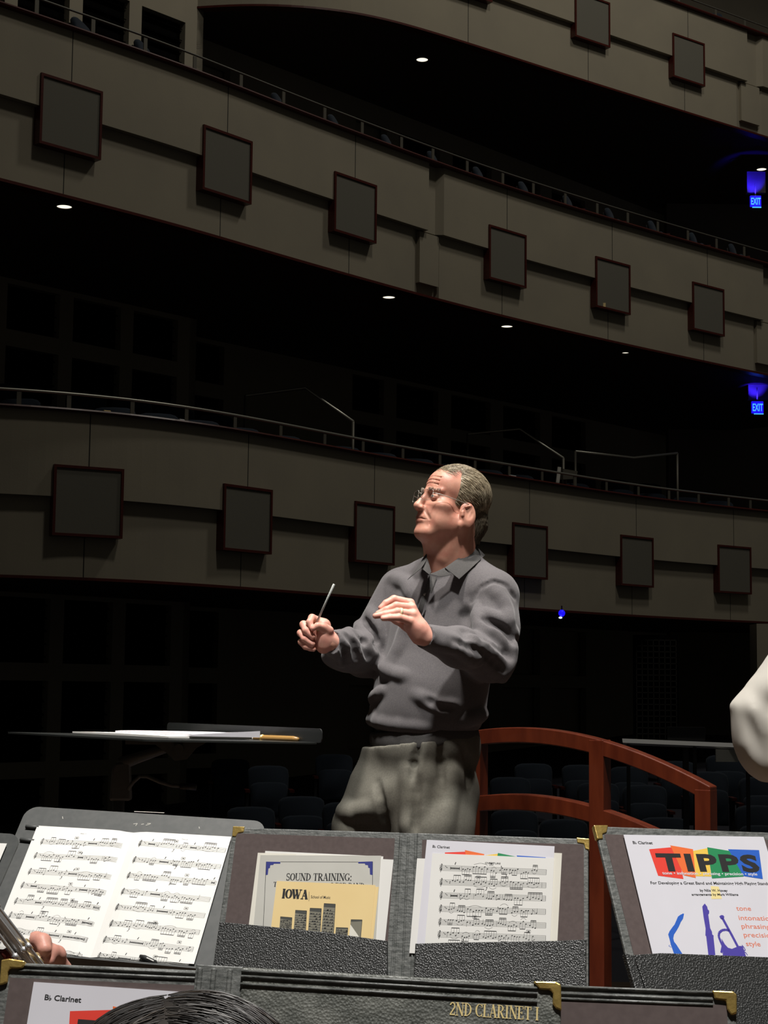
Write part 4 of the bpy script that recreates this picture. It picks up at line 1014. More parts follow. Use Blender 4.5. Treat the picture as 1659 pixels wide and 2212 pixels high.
# the folder at right
stand_under(PRt, .05, .53, .05, .42, -.012, 'black music stand behind the open folder at right', mt='black_metal')
th = thing('music_folder', PRt.P(.3, .36, 0), 'open black folder at right with a colourful printed cover', 'music folder', 'music folders')
fx = Off(PRt, (0, 0), (1, 0))
q0 = PRt.uv(1285, 1784)
def rect(a0, b0, a1, b1): return [(a0, b0), (a1, b0), (a1, b1), (a0, b1)]
W1 = .30; qa = q0[0]; qb = q0[1]; HH = .345
LE = lambda b: qa + (PRt.uv(1352, 2062)[0] - qa) * (b - qb) / (PRt.uv(1352, 2062)[1] - qb)     # left edge line
lean = lambda b, o=0: (LE(b) + o, b)
vp = PRt.uv(1352, 2060, .012)[1]
m = MB(); slab_uv(m, PRt, [lean(qb), (qa + W1, qb), lean(qb + HH, W1), lean(qb + HH)], -.006, 0); bevel(m.build('left_board', 'leather_edge', th), .002)
m = MB(); slab_uv(m, PRt, [(qa + W1, qb), (qa + W1 + .035, qb), lean(qb + HH, W1 + .035), lean(qb + HH, W1)], -.008, -.002); m.build('spine', 'leather_edge', th)
m = MB(); slab_uv(m, PRt, [(qa + W1 + .035, qb), (qa + 2 * W1 + .035, qb), lean(qb + HH, 2 * W1 + .035), lean(qb + HH, W1 + .035)], -.006, 0); bevel(m.build('right_board', 'leather_edge', th), .002)
m = MB(); slab_uv(m, PRt, [lean(qb + .013, .012), (qa + W1 - .01, qb + .013), lean(qb + HH - .02, W1 - .01), lean(qb + HH - .02, .012)], 0, .0006); m.build('liner', 'liner', th)
pk = [PRt.uv(1351, 2056, .0125), PRt.uv(1430, 2058, .0125), PRt.uv(1659, 2067, .0125)]
pr_ = pk[-1] + (pk[-1] - pk[1]) * .12
m = MB(); slab_uv(m, PRt, [pk[0] + np.array((.012, .004)), pk[1], pk[2], pr_, lean(qb + HH, W1 - .01), lean(qb + HH, .022)], .010, .0125); bevel(m.build('pocket', 'leather', th), .0015)
m = MB(); slab_uv(m, PRt, [pk[0], pk[0] + np.array((.013, .004)), lean(qb + HH, .024), lean(qb + HH, .0)], .0, .0105); bevel(m.build('pocket_gusset', 'leather', th), .002)
corner(PRt, [(1283, 1782), (1314, 1782), (1311, 1797), (1302, 1801), (1303, 1811), (1291, 1812)], -.007, .0018, th)
f_, _ = px_frame(PRt, (1349, 1804), (1660, 1808), .0022)
fb = Off(PRt, CF.o + np.array([.003, .002]), CF.du + np.array([0, .012]), .0022)
sheet(fb, .225, .23, ['cream'], 'cream page edges behind the colourful cover at right', 'booklet', 'booklet', th=.0012)
sheet(CF, CW, .225, CMATS, 'pale lilac cover with coloured banner and instruments, in the folder at right', 'booklet', 'booklet', draw=cover_print, group=GC, th=.0012)

# the near stand: open folder with a closed folder standing in front of it
PF = Plane((-.3324, 1.5, 1.0585), -4.0, 20.0, -1.0)
stand_under(PF, .07, .58, .05, .40, -.014, 'black music stand nearest the viewer, under the large folders', mt='black_metal')
th = thing('music_folder', PF.P(.32, .36, 0), 'large open black folder nearest the viewer, brass corners at both ends', 'music folder', 'music folders')
m = MB(); slab_uv(m, PF, [PF.uv(2, 2077), PF.uv(560, 2100), PF.uv(560, 2100) + np.array((0, .34)), PF.uv(2, 2077) + np.array((-.004, .34))], -.007, 0); bevel(m.build('left_board', 'leather_edge', th), .003)
m = MB(); slab_uv(m, PF, [PF.uv(560, 2101), PF.uv(700, 2105), PF.uv(700, 2105) + np.array((0, .34)), PF.uv(560, 2101) + np.array((0, .34))], -.009, -.003); m.build('spine', 'leather_edge', th)
m = MB(); slab_uv(m, PF, [PF.uv(700, 2105), PF.uv(1590, 2142), PF.uv(1590, 2142) + np.array((0, .34)), PF.uv(700, 2105) + np.array((0, .34))], -.007, 0); bevel(m.build('right_board', 'leather_edge', th), .003)
m = MB(); slab_uv(m, PF, [PF.uv(22, 2112), PF.uv(545, 2134), PF.uv(545, 2134) + np.array((0, .31)), PF.uv(22, 2112) + np.array((0, .31))], 0, .0006); m.build('liner', 'liner', th)
m = MB(); slab_uv(m, PF, [PF.uv(720, 2144), PF.uv(1570, 2171), PF.uv(1570, 2171) + np.array((0, .31)), PF.uv(720, 2144) + np.array((0, .31))], 0, .0006); m.build('liner', 'liner', th)
for (x0, x1, y) in ((-20, 545, 2420), (720, 1590, 2440)):
    m = MB(); a = PF.uv(x0, y, .02); b = PF.uv(x1, y, .02); slab_uv(m, PF, [a, b, b + np.array((0, .13)), a + np.array((0, .13))], .006, .009); m.build('pocket', 'leather', th)
for y0 in (2084, 2095):
    m = MB(); m.tube([PF.P(*PF.uv(40, y0 + 2), .0), PF.P(*PF.uv(540, y0 + 24), .0)], .0016, 8); m.build('edge_piping', 'leather_edge', th, True)
for y0 in (2132, 2147, 2158):
    m = MB(); m.tube([PF.P(*PF.uv(1212, y0), .0), PF.P(*PF.uv(1540, y0 + 13), .0)], .0016, 8); m.build('edge_piping', 'leather_edge', th, True)
corner(PF, [(2, 2073), (20, 2070), (53, 2075), (53, 2086), (45, 2092), (22, 2091), (17, 2100), (15, 2122), (6, 2126), (-2, 2128)], -.009, .003, th)
corner(PF, [(1538, 2139), (1584, 2141), (1592, 2148), (1592, 2188), (1580, 2193), (1571, 2180), (1568, 2161), (1545, 2158)], -.009, .003, th)
fr, w = px_frame(PF, (73, 2121), (370, 2141), .002)
sheet(fr, CW, .24, CMATS, 'pale lilac printed cover at bottom left, partly hidden by the dark-haired head', 'booklet', 'booklet', draw=cover_print, group=GC, th=.0012)
# closed folder with gilt lettering
th = thing('music_folder', PF.P(.33, .36, .012), 'closed black music folder with gilt lettering at bottom centre', 'music folder', 'music folders')
c0, c1 = PF.uv(424, 2083, .02), PF.uv(1212, 2128, .02); dv = np.array((0., .345))
m = MB(); slab_uv(m, PF, [c0 + np.array((.04, .001)), c1, c1 + dv, c0 + dv + np.array((.04, 0))], .016, .022)
cov = m
du = nrm(c1 - c0); FC = Off(PF, c0, du, .022)
m.mi(1)
def zl(x, y): return 560 + x / 2.37, 2040 + y / 2.37
serif_text(m, FC, '2ND CLARINET I', FC.px(*zl(972, 362)), FC.px(*zl(1432, 390)), .0108, 1.05, e=.0004)
bevel(m.build('front_cover', ['leather_cover', 'gold_ink'], th, fix=False), .002)
m = MB(); slab_uv(m, PF, [c0 + np.array((.04, .003)), c1 + np.array((-.002, .002)), c1 + dv, c0 + dv + np.array((.04, 0))], .006, .011); bevel(m.build('back_cover', 'leather_edge', th), .002)
m = MB(); slab_uv(m, PF, [c0, c0 + du * .041, c0 + du * .041 + dv, c0 + dv], .006, .021)
for o in (.004, .016, .030): m.tube([PF.P(*(c0 + du * o + (0, .003)), .021), PF.P(*(c0 + du * o + dv), .021)], .0026, 8)
bevel(m.build('spine', 'leather_edge', th), .003)
m = MB(); slab_uv(m, PF, [c0 + du * .045 + (0, .006), c1 + (-.006, .006), c1 + dv + (-.006, -.01), c0 + du * .045 + dv], .011, .016); m.build('pages', 'paper', th)
for dy in (.004, .0085, .0150):
    m = MB(); a = c0 + du * .04 + np.array((0, dy)); b = c1 + np.array((-.02, dy)); m.tube([PF.P(*a, .0222), PF.P(*b, .0222)], .0015, 8); m.build('edge_piping', 'leather_edge', th, True)
corner(PF, [(1152, 2119), (1200, 2120), (1212, 2126), (1213, 2183), (1201, 2178), (1194, 2168), (1194, 2146), (1188, 2138), (1166, 2137)], .013, .0245, th)
# ================================================================== PEOPLE: smooth solid modelling on a grid
class Field:
    def __init__(s, lo, hi, h):
        s.lo = np.array(lo, float); s.h = h; s.n = np.ceil((np.array(hi, float) - s.lo) / h).astype(int) + 1
        s.d = np.full(s.n, .5, np.float32); s.ax = [s.lo[i] + h * np.arange(s.n[i]) for i in range(3)]
    def blk(s, lo, hi):
        sl = []
        for i in range(3):
            a = int(max(0, math.floor((lo[i] - s.lo[i]) / s.h))); b = int(min(s.n[i], math.ceil((hi[i] - s.lo[i]) / s.h) + 1))
            if b <= a: return None
            sl.append(slice(a, b))
        return tuple(sl)
    def put(s, fn, lo, hi, k, mode):
        m = max(k, .0) + 4 * s.h; lo = np.array(lo) - m; hi = np.array(hi) + m
        sl = s.blk(lo, hi)
        if sl is None: return s
        X = s.ax[0][sl[0]][:, None, None]; Y = s.ax[1][sl[1]][None, :, None]; Z = s.ax[2][sl[2]][None, None, :]
        b = fn(X, Y, Z).astype(np.float32); a = s.d[sl]
        if mode == 'u':
            r = np.minimum(a, b)
            if k > 0: r = r - np.maximum(k - np.abs(a - b), 0) ** 2 / (4 * k)
        else:
            b = -b; r = np.maximum(a, b)
            if k > 0: r = r + np.maximum(k - np.abs(a - b), 0) ** 2 / (4 * k)
        s.d[sl] = r; return s
    def cap(s, a, b, ra, rb=None, k=.02, mode='u'):
        rb = ra if rb is None else rb; a = np.array(a, float); b = np.array(b, float); ab = b - a; L2 = max(ab @ ab, 1e-12)
        def fn(X, Y, Z):
            px, py, pz_ = X - a[0], Y - a[1], Z - a[2]; t = np.clip((px * ab[0] + py * ab[1] + pz_ * ab[2]) / L2, 0, 1)
            return np.sqrt((px - t * ab[0]) ** 2 + (py - t * ab[1]) ** 2 + (pz_ - t * ab[2]) ** 2) - (ra + (rb - ra) * t)
        R = max(ra, rb); return s.put(fn, np.minimum(a, b) - R, np.maximum(a, b) + R, k, mode)
    def ell(s, c, r, R=None, k=.02, mode='u'):
        c = np.array(c, float); r = np.array(r, float); R = np.eye(3) if R is None else np.array(R, float)   # rows = local axes
        def fn(X, Y, Z):
            p = [X - c[0], Y - c[1], Z - c[2]]; q = [R[i][0] * p[0] + R[i][1] * p[1] + R[i][2] * p[2] for i in range(3)]
            k0 = np.sqrt(sum((q[i] / r[i]) ** 2 for i in range(3))); k1 = np.sqrt(sum((q[i] / r[i] ** 2) ** 2 for i in range(3)))
            return k0 * (k0 - 1) / np.maximum(k1, 1e-6)
        e = np.sqrt(((R * r[:, None]) ** 2).sum(0)); return s.put(fn, c - e, c + e, k, mode)
    def chain(s, pts, rs, k=.01, mode='u'):
        for i in range(len(pts) - 1): s.cap(pts[i], pts[i + 1], rs[i], rs[i + 1], k, mode)
        return s
    def warp(s, fn):
        X = s.ax[0][:, None, None]; Y = s.ax[1][None, :, None]; Z = s.ax[2][None, None, :]; s.d += fn(X, Y, Z).astype(np.float32); return s
    def plane(s, p, n):                  # keep the side n points away from
        p = np.array(p); n = nrm(n); X = s.ax[0][:, None, None]; Y = s.ax[1][None, :, None]; Z = s.ax[2][None, None, :]
        s.d = np.maximum(s.d, ((X - p[0]) * n[0] + (Y - p[1]) * n[1] + (Z - p[2]) * n[2]).astype(np.float32)); return s
    def val(s, p):
        q = np.clip(((np.array(p) - s.lo) / s.h).round().astype(int), 0, np.array(s.n) - 1); return s.d[q[0], q[1], q[2]]
    def snap(s, x, y, Y0=4.42, Y1=5.3):
        d = ray(x, y); d = d / d[1]
        for t in np.arange(Y0, Y1, s.h * .8):
            if s.val(CAM + d * t) < 0: return CAM + d * t
        return None
    def fold(s, pxs, r, hgt, k=.02, n=9):
        """a soft ridge (hgt > 0) or crease (hgt < 0) laid along a line on the cloth"""
        pxs = np.array(pxs, float); L = np.concatenate([[0], np.cumsum(np.linalg.norm(np.diff(pxs, axis=0), axis=1))]); q = np.linspace(0, L[-1], n)
        P_ = [s.snap(np.interp(a, L, pxs[:, 0]), np.interp(a, L, pxs[:, 1])) for a in q]; prev = None; todo = []
        for i, p in enumerate(P_):
            if p is None: prev = None; continue
            e = math.sin(PI * (i + .5) / n) ** .6; v = nrm(p - CAM); c = p + v * (r - hgt * e) if hgt > 0 else p - v * (r + hgt * e)
            if prev is not None and np.linalg.norm(c - prev) < .09: todo.append((prev, c))
            prev = c
        for a, b in todo: s.cap(a, b, r, r, k, 'u' if hgt > 0 else 'c')
        return s
    def mesh(s):
        d = s.d; n = d.shape; ins = d < 0
        c = np.zeros(np.array(n) - 1, np.int8)
        for i in (0, 1):
            for j in (0, 1):
                for k in (0, 1): c += ins[i:n[0] - 1 + i, j:n[1] - 1 + j, k:n[2] - 1 + k]
        cell = (c > 0) & (c < 8); idx = np.full(cell.shape, -1, np.int64); I = np.argwhere(cell); idx[cell] = np.arange(len(I))
        acc = np.zeros((len(I), 3)); cnt = np.zeros(len(I))
        for ax in range(3):
            o1, o2 = [a for a in range(3) if a != ax]
            for u in (0, 1):
                for v in (0, 1):
                    A = I.copy(); A[:, o1] += u; A[:, o2] += v; B = A.copy(); B[:, ax] += 1
                    da = d[A[:, 0], A[:, 1], A[:, 2]]; db = d[B[:, 0], B[:, 1], B[:, 2]]; x = (da < 0) != (db < 0)
                    t = np.where(x, da / np.where(x, da - db, 1), 0); P = A.astype(float); P[:, ax] += t
                    acc[x] += P[x]; cnt[x] += 1
        V = s.lo + s.h * acc / cnt[:, None]; F_ = []
        for ax in range(3):
            o1, o2 = (ax + 1) % 3, (ax + 2) % 3
            sl0 = [slice(None)] * 3; sl1 = [slice(None)] * 3; sl0[ax] = slice(0, -1); sl1[ax] = slice(1, None)
            a = ins[tuple(sl0)]; b = ins[tuple(sl1)]; E = np.argwhere(a != b)
            E = E[(E[:, o1] > 0) & (E[:, o2] > 0) & (E[:, o1] < n[o1] - 1) & (E[:, o2] < n[o2] - 1)]
            flip = a[E[:, 0], E[:, 1], E[:, 2]]
            q = []
            for (u, v) in ((-1, -1), (0, -1), (0, 0), (-1, 0)):
                G = E.copy(); G[:, o1] += u; G[:, o2] += v; q.append(idx[G[:, 0], G[:, 1], G[:, 2]])
            q = np.stack(q, 1); q[~flip] = q[~flip][:, ::-1]; F_.append(q)
        return V, np.concatenate(F_)
def relax(V, F_, it=2, w=.5):
    E = np.concatenate([F_[:, [i, (i + 1) % 4]] for i in range(4)]); E = np.concatenate([E, E[:, ::-1]])
    for _ in range(it):
        a = np.zeros_like(V); c = np.zeros(len(V))
        np.add.at(a, E[:, 0], V[E[:, 1]]); np.add.at(c, E[:, 0], 1); V = V * (1 - w) + w * a / np.maximum(c, 1)[:, None]
    return V
def join_mesh(name, parts, mats, parent=None, org=None):
    """parts: list of (V, F, material index or array)"""
    vs = np.concatenate([p[0] for p in parts]); fs = []; mi = []; b = 0
    for V, F_, k in parts:
        fs += (np.asarray(F_) + b).tolist(); mi += [k] * len(F_) if np.isscalar(k) else list(k); b += len(V)
    me = bpy.data.meshes.new(name); me.from_pydata(vs.tolist(), [], fs); me.polygons.foreach_set('material_index', np.array(mi, np.int32))
    return link_mesh(name, me, mats, parent, True, org)
def nz(X, Y, Z, f, seed=0):
    """cheap smooth noise made of a few waves"""
    r = np.random.RandomState(seed); o = 0
    for i in range(5):
        k = r.normal(size=3); k = k / np.linalg.norm(k) * f * (1 + .35 * i); o = o + np.sin(X * k[0] + Y * k[1] + Z * k[2] + r.uniform(0, 6.28)) / (1 + .35 * i)
    return o / 2.6
def frame(yaw, pitch, roll=0):
    """rows: left, forward, up for a head turned yaw degrees from the viewer towards the picture's left"""
    y, p, r = math.radians(yaw), math.radians(pitch), math.radians(roll)
    f0 = np.array([-math.sin(y), -math.cos(y), 0]); l = np.array([math.cos(y), -math.sin(y), 0])
    f = f0 * math.cos(p) + Z3 * math.sin(p); u = Z3 * math.cos(p) - f0 * math.sin(p)
    return np.array([l * math.cos(r) + u * math.sin(r), f, u * math.cos(r) - l * math.sin(r)])

# ------------------------------------------------------------------ a man's head in its own frame (x left, y forward, z up; eye line z = 0)
def head_field(neck_to, h=.0018, neck_r=(.060, .068), male=True, fine=True):
    f = Field((-.1, -.135, -.25), (.1, .145, .14), h)
    f.ell((0, -.012, .036), (.0745, .097, .081), k=0)
    f.ell((0, .040, .042), (.058, .046, .052), k=.02)
    f.ell((0, .040, -.036), (.057, .054, .074), k=.02)
    for s in (-1, 1):
        f.ell((s * .044, .052, -.024), (.024, .030, .019), k=.018)
        f.cap((s * .055, -.004, -.062), (s * .021, .074, -.104), .019, .019, .02)
        f.ell((s * .045, .045, -.065), (.020, .032, .030), k=.02)
        f.cap((s * .008, .0885, .019), (s * .046, .068, .021), .0085, .0065, .010)
    f.ell((0, .080, -.106), (.026, .0205, .018), k=.014)
    f.ell((0, .0785, -.060), (.035, .0245, .033), k=.016)
    for a, b, ra, rb in (((0, .088, .010), (0, .1130, -.031), .0085, .0108),): f.cap(a, b, ra, rb, .010)
    f.ell((0, .1120, -.0345), (.0140, .0115, .0110), k=.007)
    for s in (-1, 1):
        f.ell((s * .0125, .1035, -.0385), (.0085, .0115, .0078), k=.005)
        f.ell((s * .031, .101, .001), (.0165, .0155, .0105), k=.010, mode='c')
        f.ell((s * .031, .0775, .0005), (.0150, .0125, .0125), k=.004)
    f.cap((-.016, .0972, -.0640), (.016, .0972, -.0640), .0036, .0036, .008); f.ell((0, .0968, -.0750), (.018, .0056, .0046), k=.008)
    if fine:
        for s in (-1, 1):
            f.ell((s * .0065, .1105, -.0455), (.0036, .0055, .0038), k=.002, mode='c')
            f.cap((0, .1035, -.0695), (s * .016, .1000, -.0698), .0011, .0012, .0022, 'c'); f.cap((s * .016, .1000, -.0698), (s * .0290, .0890, -.0720), .0014, .0012, .0030, 'c')
            f.cap((s * .0185, .1010, -.036), (s * .0370, .0850, -.070), .0024, .0018, .0075, 'c')
            f.cap((s * .0365, .083, -.078), (s * .035, .076, -.098), .0018, .0014, .006, 'c')
            f.cap((s * .019, .0925, -.0115), (s * .044, .0800, -.0135), .0022, .0018, .006, 'c')
            f.cap((s * .018, .0905, -.0008), (s * .031, .0925, .0005), .0010, .0012, .002, 'c'); f.cap((s * .031, .0925, .0005), (s * .045, .0835, -.0025), .0012, .001, .002, 'c')
            f.cap((s * .020, .0905, .0068), (s * .044, .0815, .0060), .0013, .0012, .003, 'c')
            for j in range(3): f.cap((s * .050, .072, .001 - .006 * j), (s * .062, .056, .006 - .010 * j), .0012, .0008, .003, 'c')
        for j, zz_ in enumerate((.040, .0515, .0625)):
            pts = [(.045 * math.sin(a), .0905 - .0022 * j - .030 * (1 - math.cos(a)), zz_ + .002 * math.cos(3 * a)) for a in np.linspace(-1.2, 1.2, 9)]
            f.chain(pts, [.0009] * 9, .0034, 'c')
        for s in (-1, 1): f.cap((s * .005, .0995, .014), (s * .005, .0965, .026), .0012, .001, .003, 'c')
    # neck
    nt_ = np.array(neck_to, float)
    f.cap((0, -.022, -.055), nt_, neck_r[0], neck_r[1], .03)
    f.cap((0, .050, -.094), nt_ + np.array((0, .036, .03)), .032, .044, .03); f.cap((0, .015, -.085), nt_ + np.array((0, .030, .01)), .045, .048, .03)
    for s in (-1, 1): f.cap((s * .052, -.03, -.05), (s * .020, nt_[1] + .06, nt_[2] + .03), .013, .011, .02)
    if fine:
        for s in (-1, 1):
            # ear: rim, bowl and lobe
            R = np.array([[.94, .30 * s, .1 * s], [-.30 * s, .93, -.22], [-.15 * s, .18, .97]])
            f.ell((s * .0775, -.015, -.033), (.0085, .0250, .0385), R, k=.004)
            f.ell((s * .0875, -.013, -.026), (.0072, .0165, .0260), R, k=.003, mode='c'); f.chain([(s * .0800, -.004, -.012), (s * .0810, -.017, -.006), (s * .0810, -.024, -.022), (s * .0800, -.018, -.044)], [.0030] * 4, .004)
            f.cap((s * .079, .004, -.030), (s * .080, .002, -.040), .0042, .0042, .004)
            f.ell((s * .0745, -.003, -.0660), (.0070, .0100, .0125), k=.004)
    return f
def head_mats(V, F_):
    """0 skin, 1 lips, 2 eye white, 3 iris"""
    c = V[F_].mean(1); x = np.abs(c[:, 0]); y = c[:, 1]; z = c[:, 2]; m = np.zeros(len(F_), int)
    m[(y > .088) & (x < .021) & (z < -.0585) & (z > -.0790) & (((z + .0685) / .0078) ** 2 + (x / .0225) ** 2 < 1)] = 1
    e = (((x - .031) / .0108) ** 2 + ((z - .0008) / .0034) ** 2 < 1) & (y > .07); m[e] = 2
    m[e & (((x - .0335) / .0042) ** 2 + ((z - .0008) / .0036) ** 2 < 1)] = 3
    return m
def to_world(V, R, o): return V @ R + np.array(o)

def strands(m, c, r, mask, comb, n, length, seed, w=.0011, lift=.010, seg=6, out=1.0, under=0.0):
    """thin tapered locks following an ellipsoid in the head's own frame"""
    rr = np.random.RandomState(seed); c = np.array(c); r = np.array(r); made = 0; tries = 0; res = []
    while made < n and tries < n * 60:
        tries += 1; q = rr.normal(size=3); q /= np.linalg.norm(q); p = c + q * r
        if not mask(p): continue
        L = length * rr.uniform(.6, 1.15); lf = lift * rr.uniform(.3, 1.0); pts = []; rad = []; wi = w * rr.uniform(.6, 1.3); jit = rr.normal(size=3) * .13
        for i in range(seg + 1):
            t = i / seg; nn = (p - c) / r ** 2; nn /= np.linalg.norm(nn)
            pts.append(p + nn * (lf * math.sin(min(1, t * 1.25) * PI * .62) + under)); rad.append(wi * (1 - .8 * t) + .00012)
            d = np.array(comb(p)) + jit; d = d - nn * (d @ nn); d /= np.linalg.norm(d) + 1e-9
            p = p + d * L / seg; qn = (p - c) / r; p = c + qn / np.linalg.norm(qn) * r * out
        res.append((pts, rad)); made += 1
    return res

# ------------------------------------------------------------------ THE CONDUCTOR
HR = frame(62.5, 11.5, -1.0); HO = at(977, 1090, 4.95)
BF = np.array([-math.sin(math.radians(36)), -math.cos(math.radians(36)), 0]); BL = np.array([math.cos(math.radians(36)), -math.sin(math.radians(36)), 0]); BR = np.array([BL, BF, Z3])
neck_w = at(974, 1240, 4.985); neck_l = HR @ (neck_w - HO)
foot_z = PZ
def conductor():
    hf = head_field(neck_l, .0017, neck_r=(.063, .074)); V, F_ = hf.mesh(); V = relax(V, F_, 1, .4); hm = head_mats(V, F_); parts = [(to_world(V, HR, HO), F_, hm)]
    # hands: every finger its own chain of joints, seen from the viewer's side
    P = at
    g = Field(P(632, 1425, 4.70), P(632, 1425, 4.70) + np.array((.17, .30, .17)), .0014)
    Y0 = 4.86
    w0 = P(726, 1388, Y0 + .02); 
    g.cap(w0, P(700, 1378, Y0 + .015), .026, .031, .015)                                   # wrist and heel
    g.cap(P(698, 1352, Y0 + .02), P(699, 1396, Y0 + .012), .023, .022, .015)               # palm
    g.cap(P(676, 1350, Y0 + .038), P(672, 1395, Y0 + .034), .019, .017, .015)              # knuckle ridge, far side
    g.cap(P(711, 1362, Y0 - .004), P(697, 1354, Y0 - .012), .0135, .0118, .008)            # thumb root
    g.chain([P(699, 1355, Y0 - .012), P(686, 1352, Y0 - .024), P(676, 1357.5, Y0 - .028)], [.0115, .0098, .0080], .004)    # thumb
    g.chain([P(694, 1344, Y0 + .022), P(674, 1334.5, Y0 + .004), P(668.5, 1344, Y0 - .014), P(672.5, 1354, Y0 - .020)], [.0128, .0108, .0096, .0082], .004)   # index
    g.chain([P(672, 1352, Y0 + .030), P(655.5, 1349, Y0 + .006), P(661, 1362, Y0 - .014), P(676, 1375.5, Y0 - .018)], [.0125, .0112, .0102, .0086], .0035)    # middle
    g.chain([P(668, 1372, Y0 + .030), P(649.5, 1367.5, Y0 + .008), P(658, 1380, Y0 - .010), P(675, 1391, Y0 - .014)], [.0122, .0106, .0098, .0082], .0035)    # ring
    g.chain([P(672, 1392, Y0 + .028), P(650.5, 1386.5, Y0 + .012), P(660, 1397, Y0 - .004), P(677, 1402.5, Y0 - .008)], [.0115, .0096, .0090, .0074], .0035)  # little
    V1, F1 = g.mesh(); parts.append((relax(V1, F1, 1, .4), F1, 4))
    q = Field(P(797, 1400, 4.42), P(797, 1400, 4.42) + np.array((.20, .30, .18)), .0014)
    Y1 = 4.58
    q.cap(P(922, 1378, Y1 + .012), P(905, 1357, Y1 + .006), .0255, .027, .012)
    for k, (x, y, yy, r) in enumerate(((886, 1303, .030, .0125), (890, 1313, .010, .0125), (892, 1328, -.004, .0125), (887, 1342, -.012, .0118))):
        q.cap(P(906, 1362, Y1 + .008 + yy * .3), P(x, y, Y1 + yy), .0215, r, .010)
    q.cap(P(903, 1378, Y1 + .006), P(884, 1352, Y1 + .006), .0185, .0160, .012)               # outer edge of the palm
    q.chain([P(886, 1303, Y1 + .030), P(851, 1294.5, Y1 + .024), P(834, 1303, Y1 + .016), P(823, 1313, Y1 + .010)], [.0125, .0112, .0096, .0080], .0035)
    q.chain([P(890, 1313, Y1 + .010), P(856, 1308.5, Y1 + .000), P(834, 1317.5, Y1 - .004), P(817, 1325, Y1 - .006)], [.0125, .0110, .0096, .0082], .0035)
    q.chain([P(892, 1328, Y1 - .004), P(859, 1321.5, Y1 - .016), P(832, 1327, Y1 - .020), P(811, 1330.5, Y1 - .022)], [.0125, .0106, .0096, .0082], .0035)
    q.chain([P(887, 1342, Y1 - .012), P(862, 1334, Y1 - .026), P(843, 1334.5, Y1 - .030), P(828, 1336, Y1 - .032)], [.0118, .0098, .0088, .0074], .0035)
    q.chain([P(898, 1370, Y1 + .030), P(876, 1352, Y1 + .046), P(856, 1340, Y1 + .046), P(842, 1334, Y1 + .042)], [.0150, .0122, .0104, .0086], .006)      # thumb, behind
    V2, F2 = q.mesh(); parts.append((relax(V2, F2, 1, .4), F2, 4))
    # the body under the clothes (one coarse solid: torso, arms, legs)
    b = Field((-.32, 4.4, foot_z - .02), (.5, 5.45, 1.62), .012)
    b.cap(neck_w, P(940, 1420, 5.0), .07, .10, .05); b.ell(P(918, 1560, 5.0), (.12, .09, .12), BR, .05)
    SR, ER, WR = P(864, 1278, 5.10), P(786, 1415, 5.04), P(716, 1388, 4.875); SL, EL, WL = P(1068, 1290, 4.90), P(1060, 1420, 4.84), P(918, 1374, 4.592)
    for A in ((SR, ER, WR), (SL, EL, WL)): b.chain(A, [.05, .042, .027], .03)
    b.cap(SR, SL, .055, .055, .05)
    HRt, HLt = P(858, 1680, 5.05), P(945, 1680, 4.96); KR, KL = P(782, 1960, 5.03), P(938, 1960, 4.86); AR, AL = np.array((-.10, 5.08, foot_z + .09)), np.array((.17, 4.93, foot_z + .09))
    b.chain([HRt, KR, AR], [.075, .055, .04], .03); b.chain([HLt, KL, AL], [.075, .055, .04], .03)
    V3, F3 = b.mesh(); parts.append((V3, F3, 0))
    body = join_mesh('person', parts, ['skin', 'lip', 'eye_white', 'iris', 'skin_hand'], None, (.05, 5.0, foot_z))
    tag(body, 'grey-haired man in dark grey knit sweater standing, baton in one raised hand', 'person')

    # sweater
    s = Field((-.33, 4.42, 1.10), (.46, 5.30, 1.72), .0045)
    s.ell(P(968, 1292, 5.0), (.188, .112, .105), BR, .0); s.ell(P(953, 1385, 4.995), (.182, .138, .165), BR, .06)
    s.ell(P(929, 1492, 4.985), (.176, .160, .150), BR, .06); s.ell(P(919, 1548, 4.985), (.172, .148, .085), BR, .05)
    s.cap(P(977, 1222, 5.0), P(873, 1275, 5.10), .062, .060, .05); s.cap(P(983, 1222, 5.0), P(1066, 1282, 4.91), .062, .066, .05)
    s.chain([SR, ER], [.068, .062], .03); s.chain([ER, lerp(ER, WR, .5), WR], [.062, .054, .036], .03)
    s.ell(lerp(ER, WR, .45) - Z3 * .022, (.085, .05, .042), None, .03)
    s.chain([SL, lerp(SL, EL, .5), EL], [.071, .074, .068], .03); s.chain([EL, lerp(EL, WL, .5), WL], [.066, .054, .034], .03)
    # cloth folds: sleeve at the bent elbow, forearm, body of the sweater
    s.warp(lambda X, Y, Z: .0013 * nz(X, Y, Z * .6, 26, 5) + .0006 * nz(X, Y, Z, 70, 9))
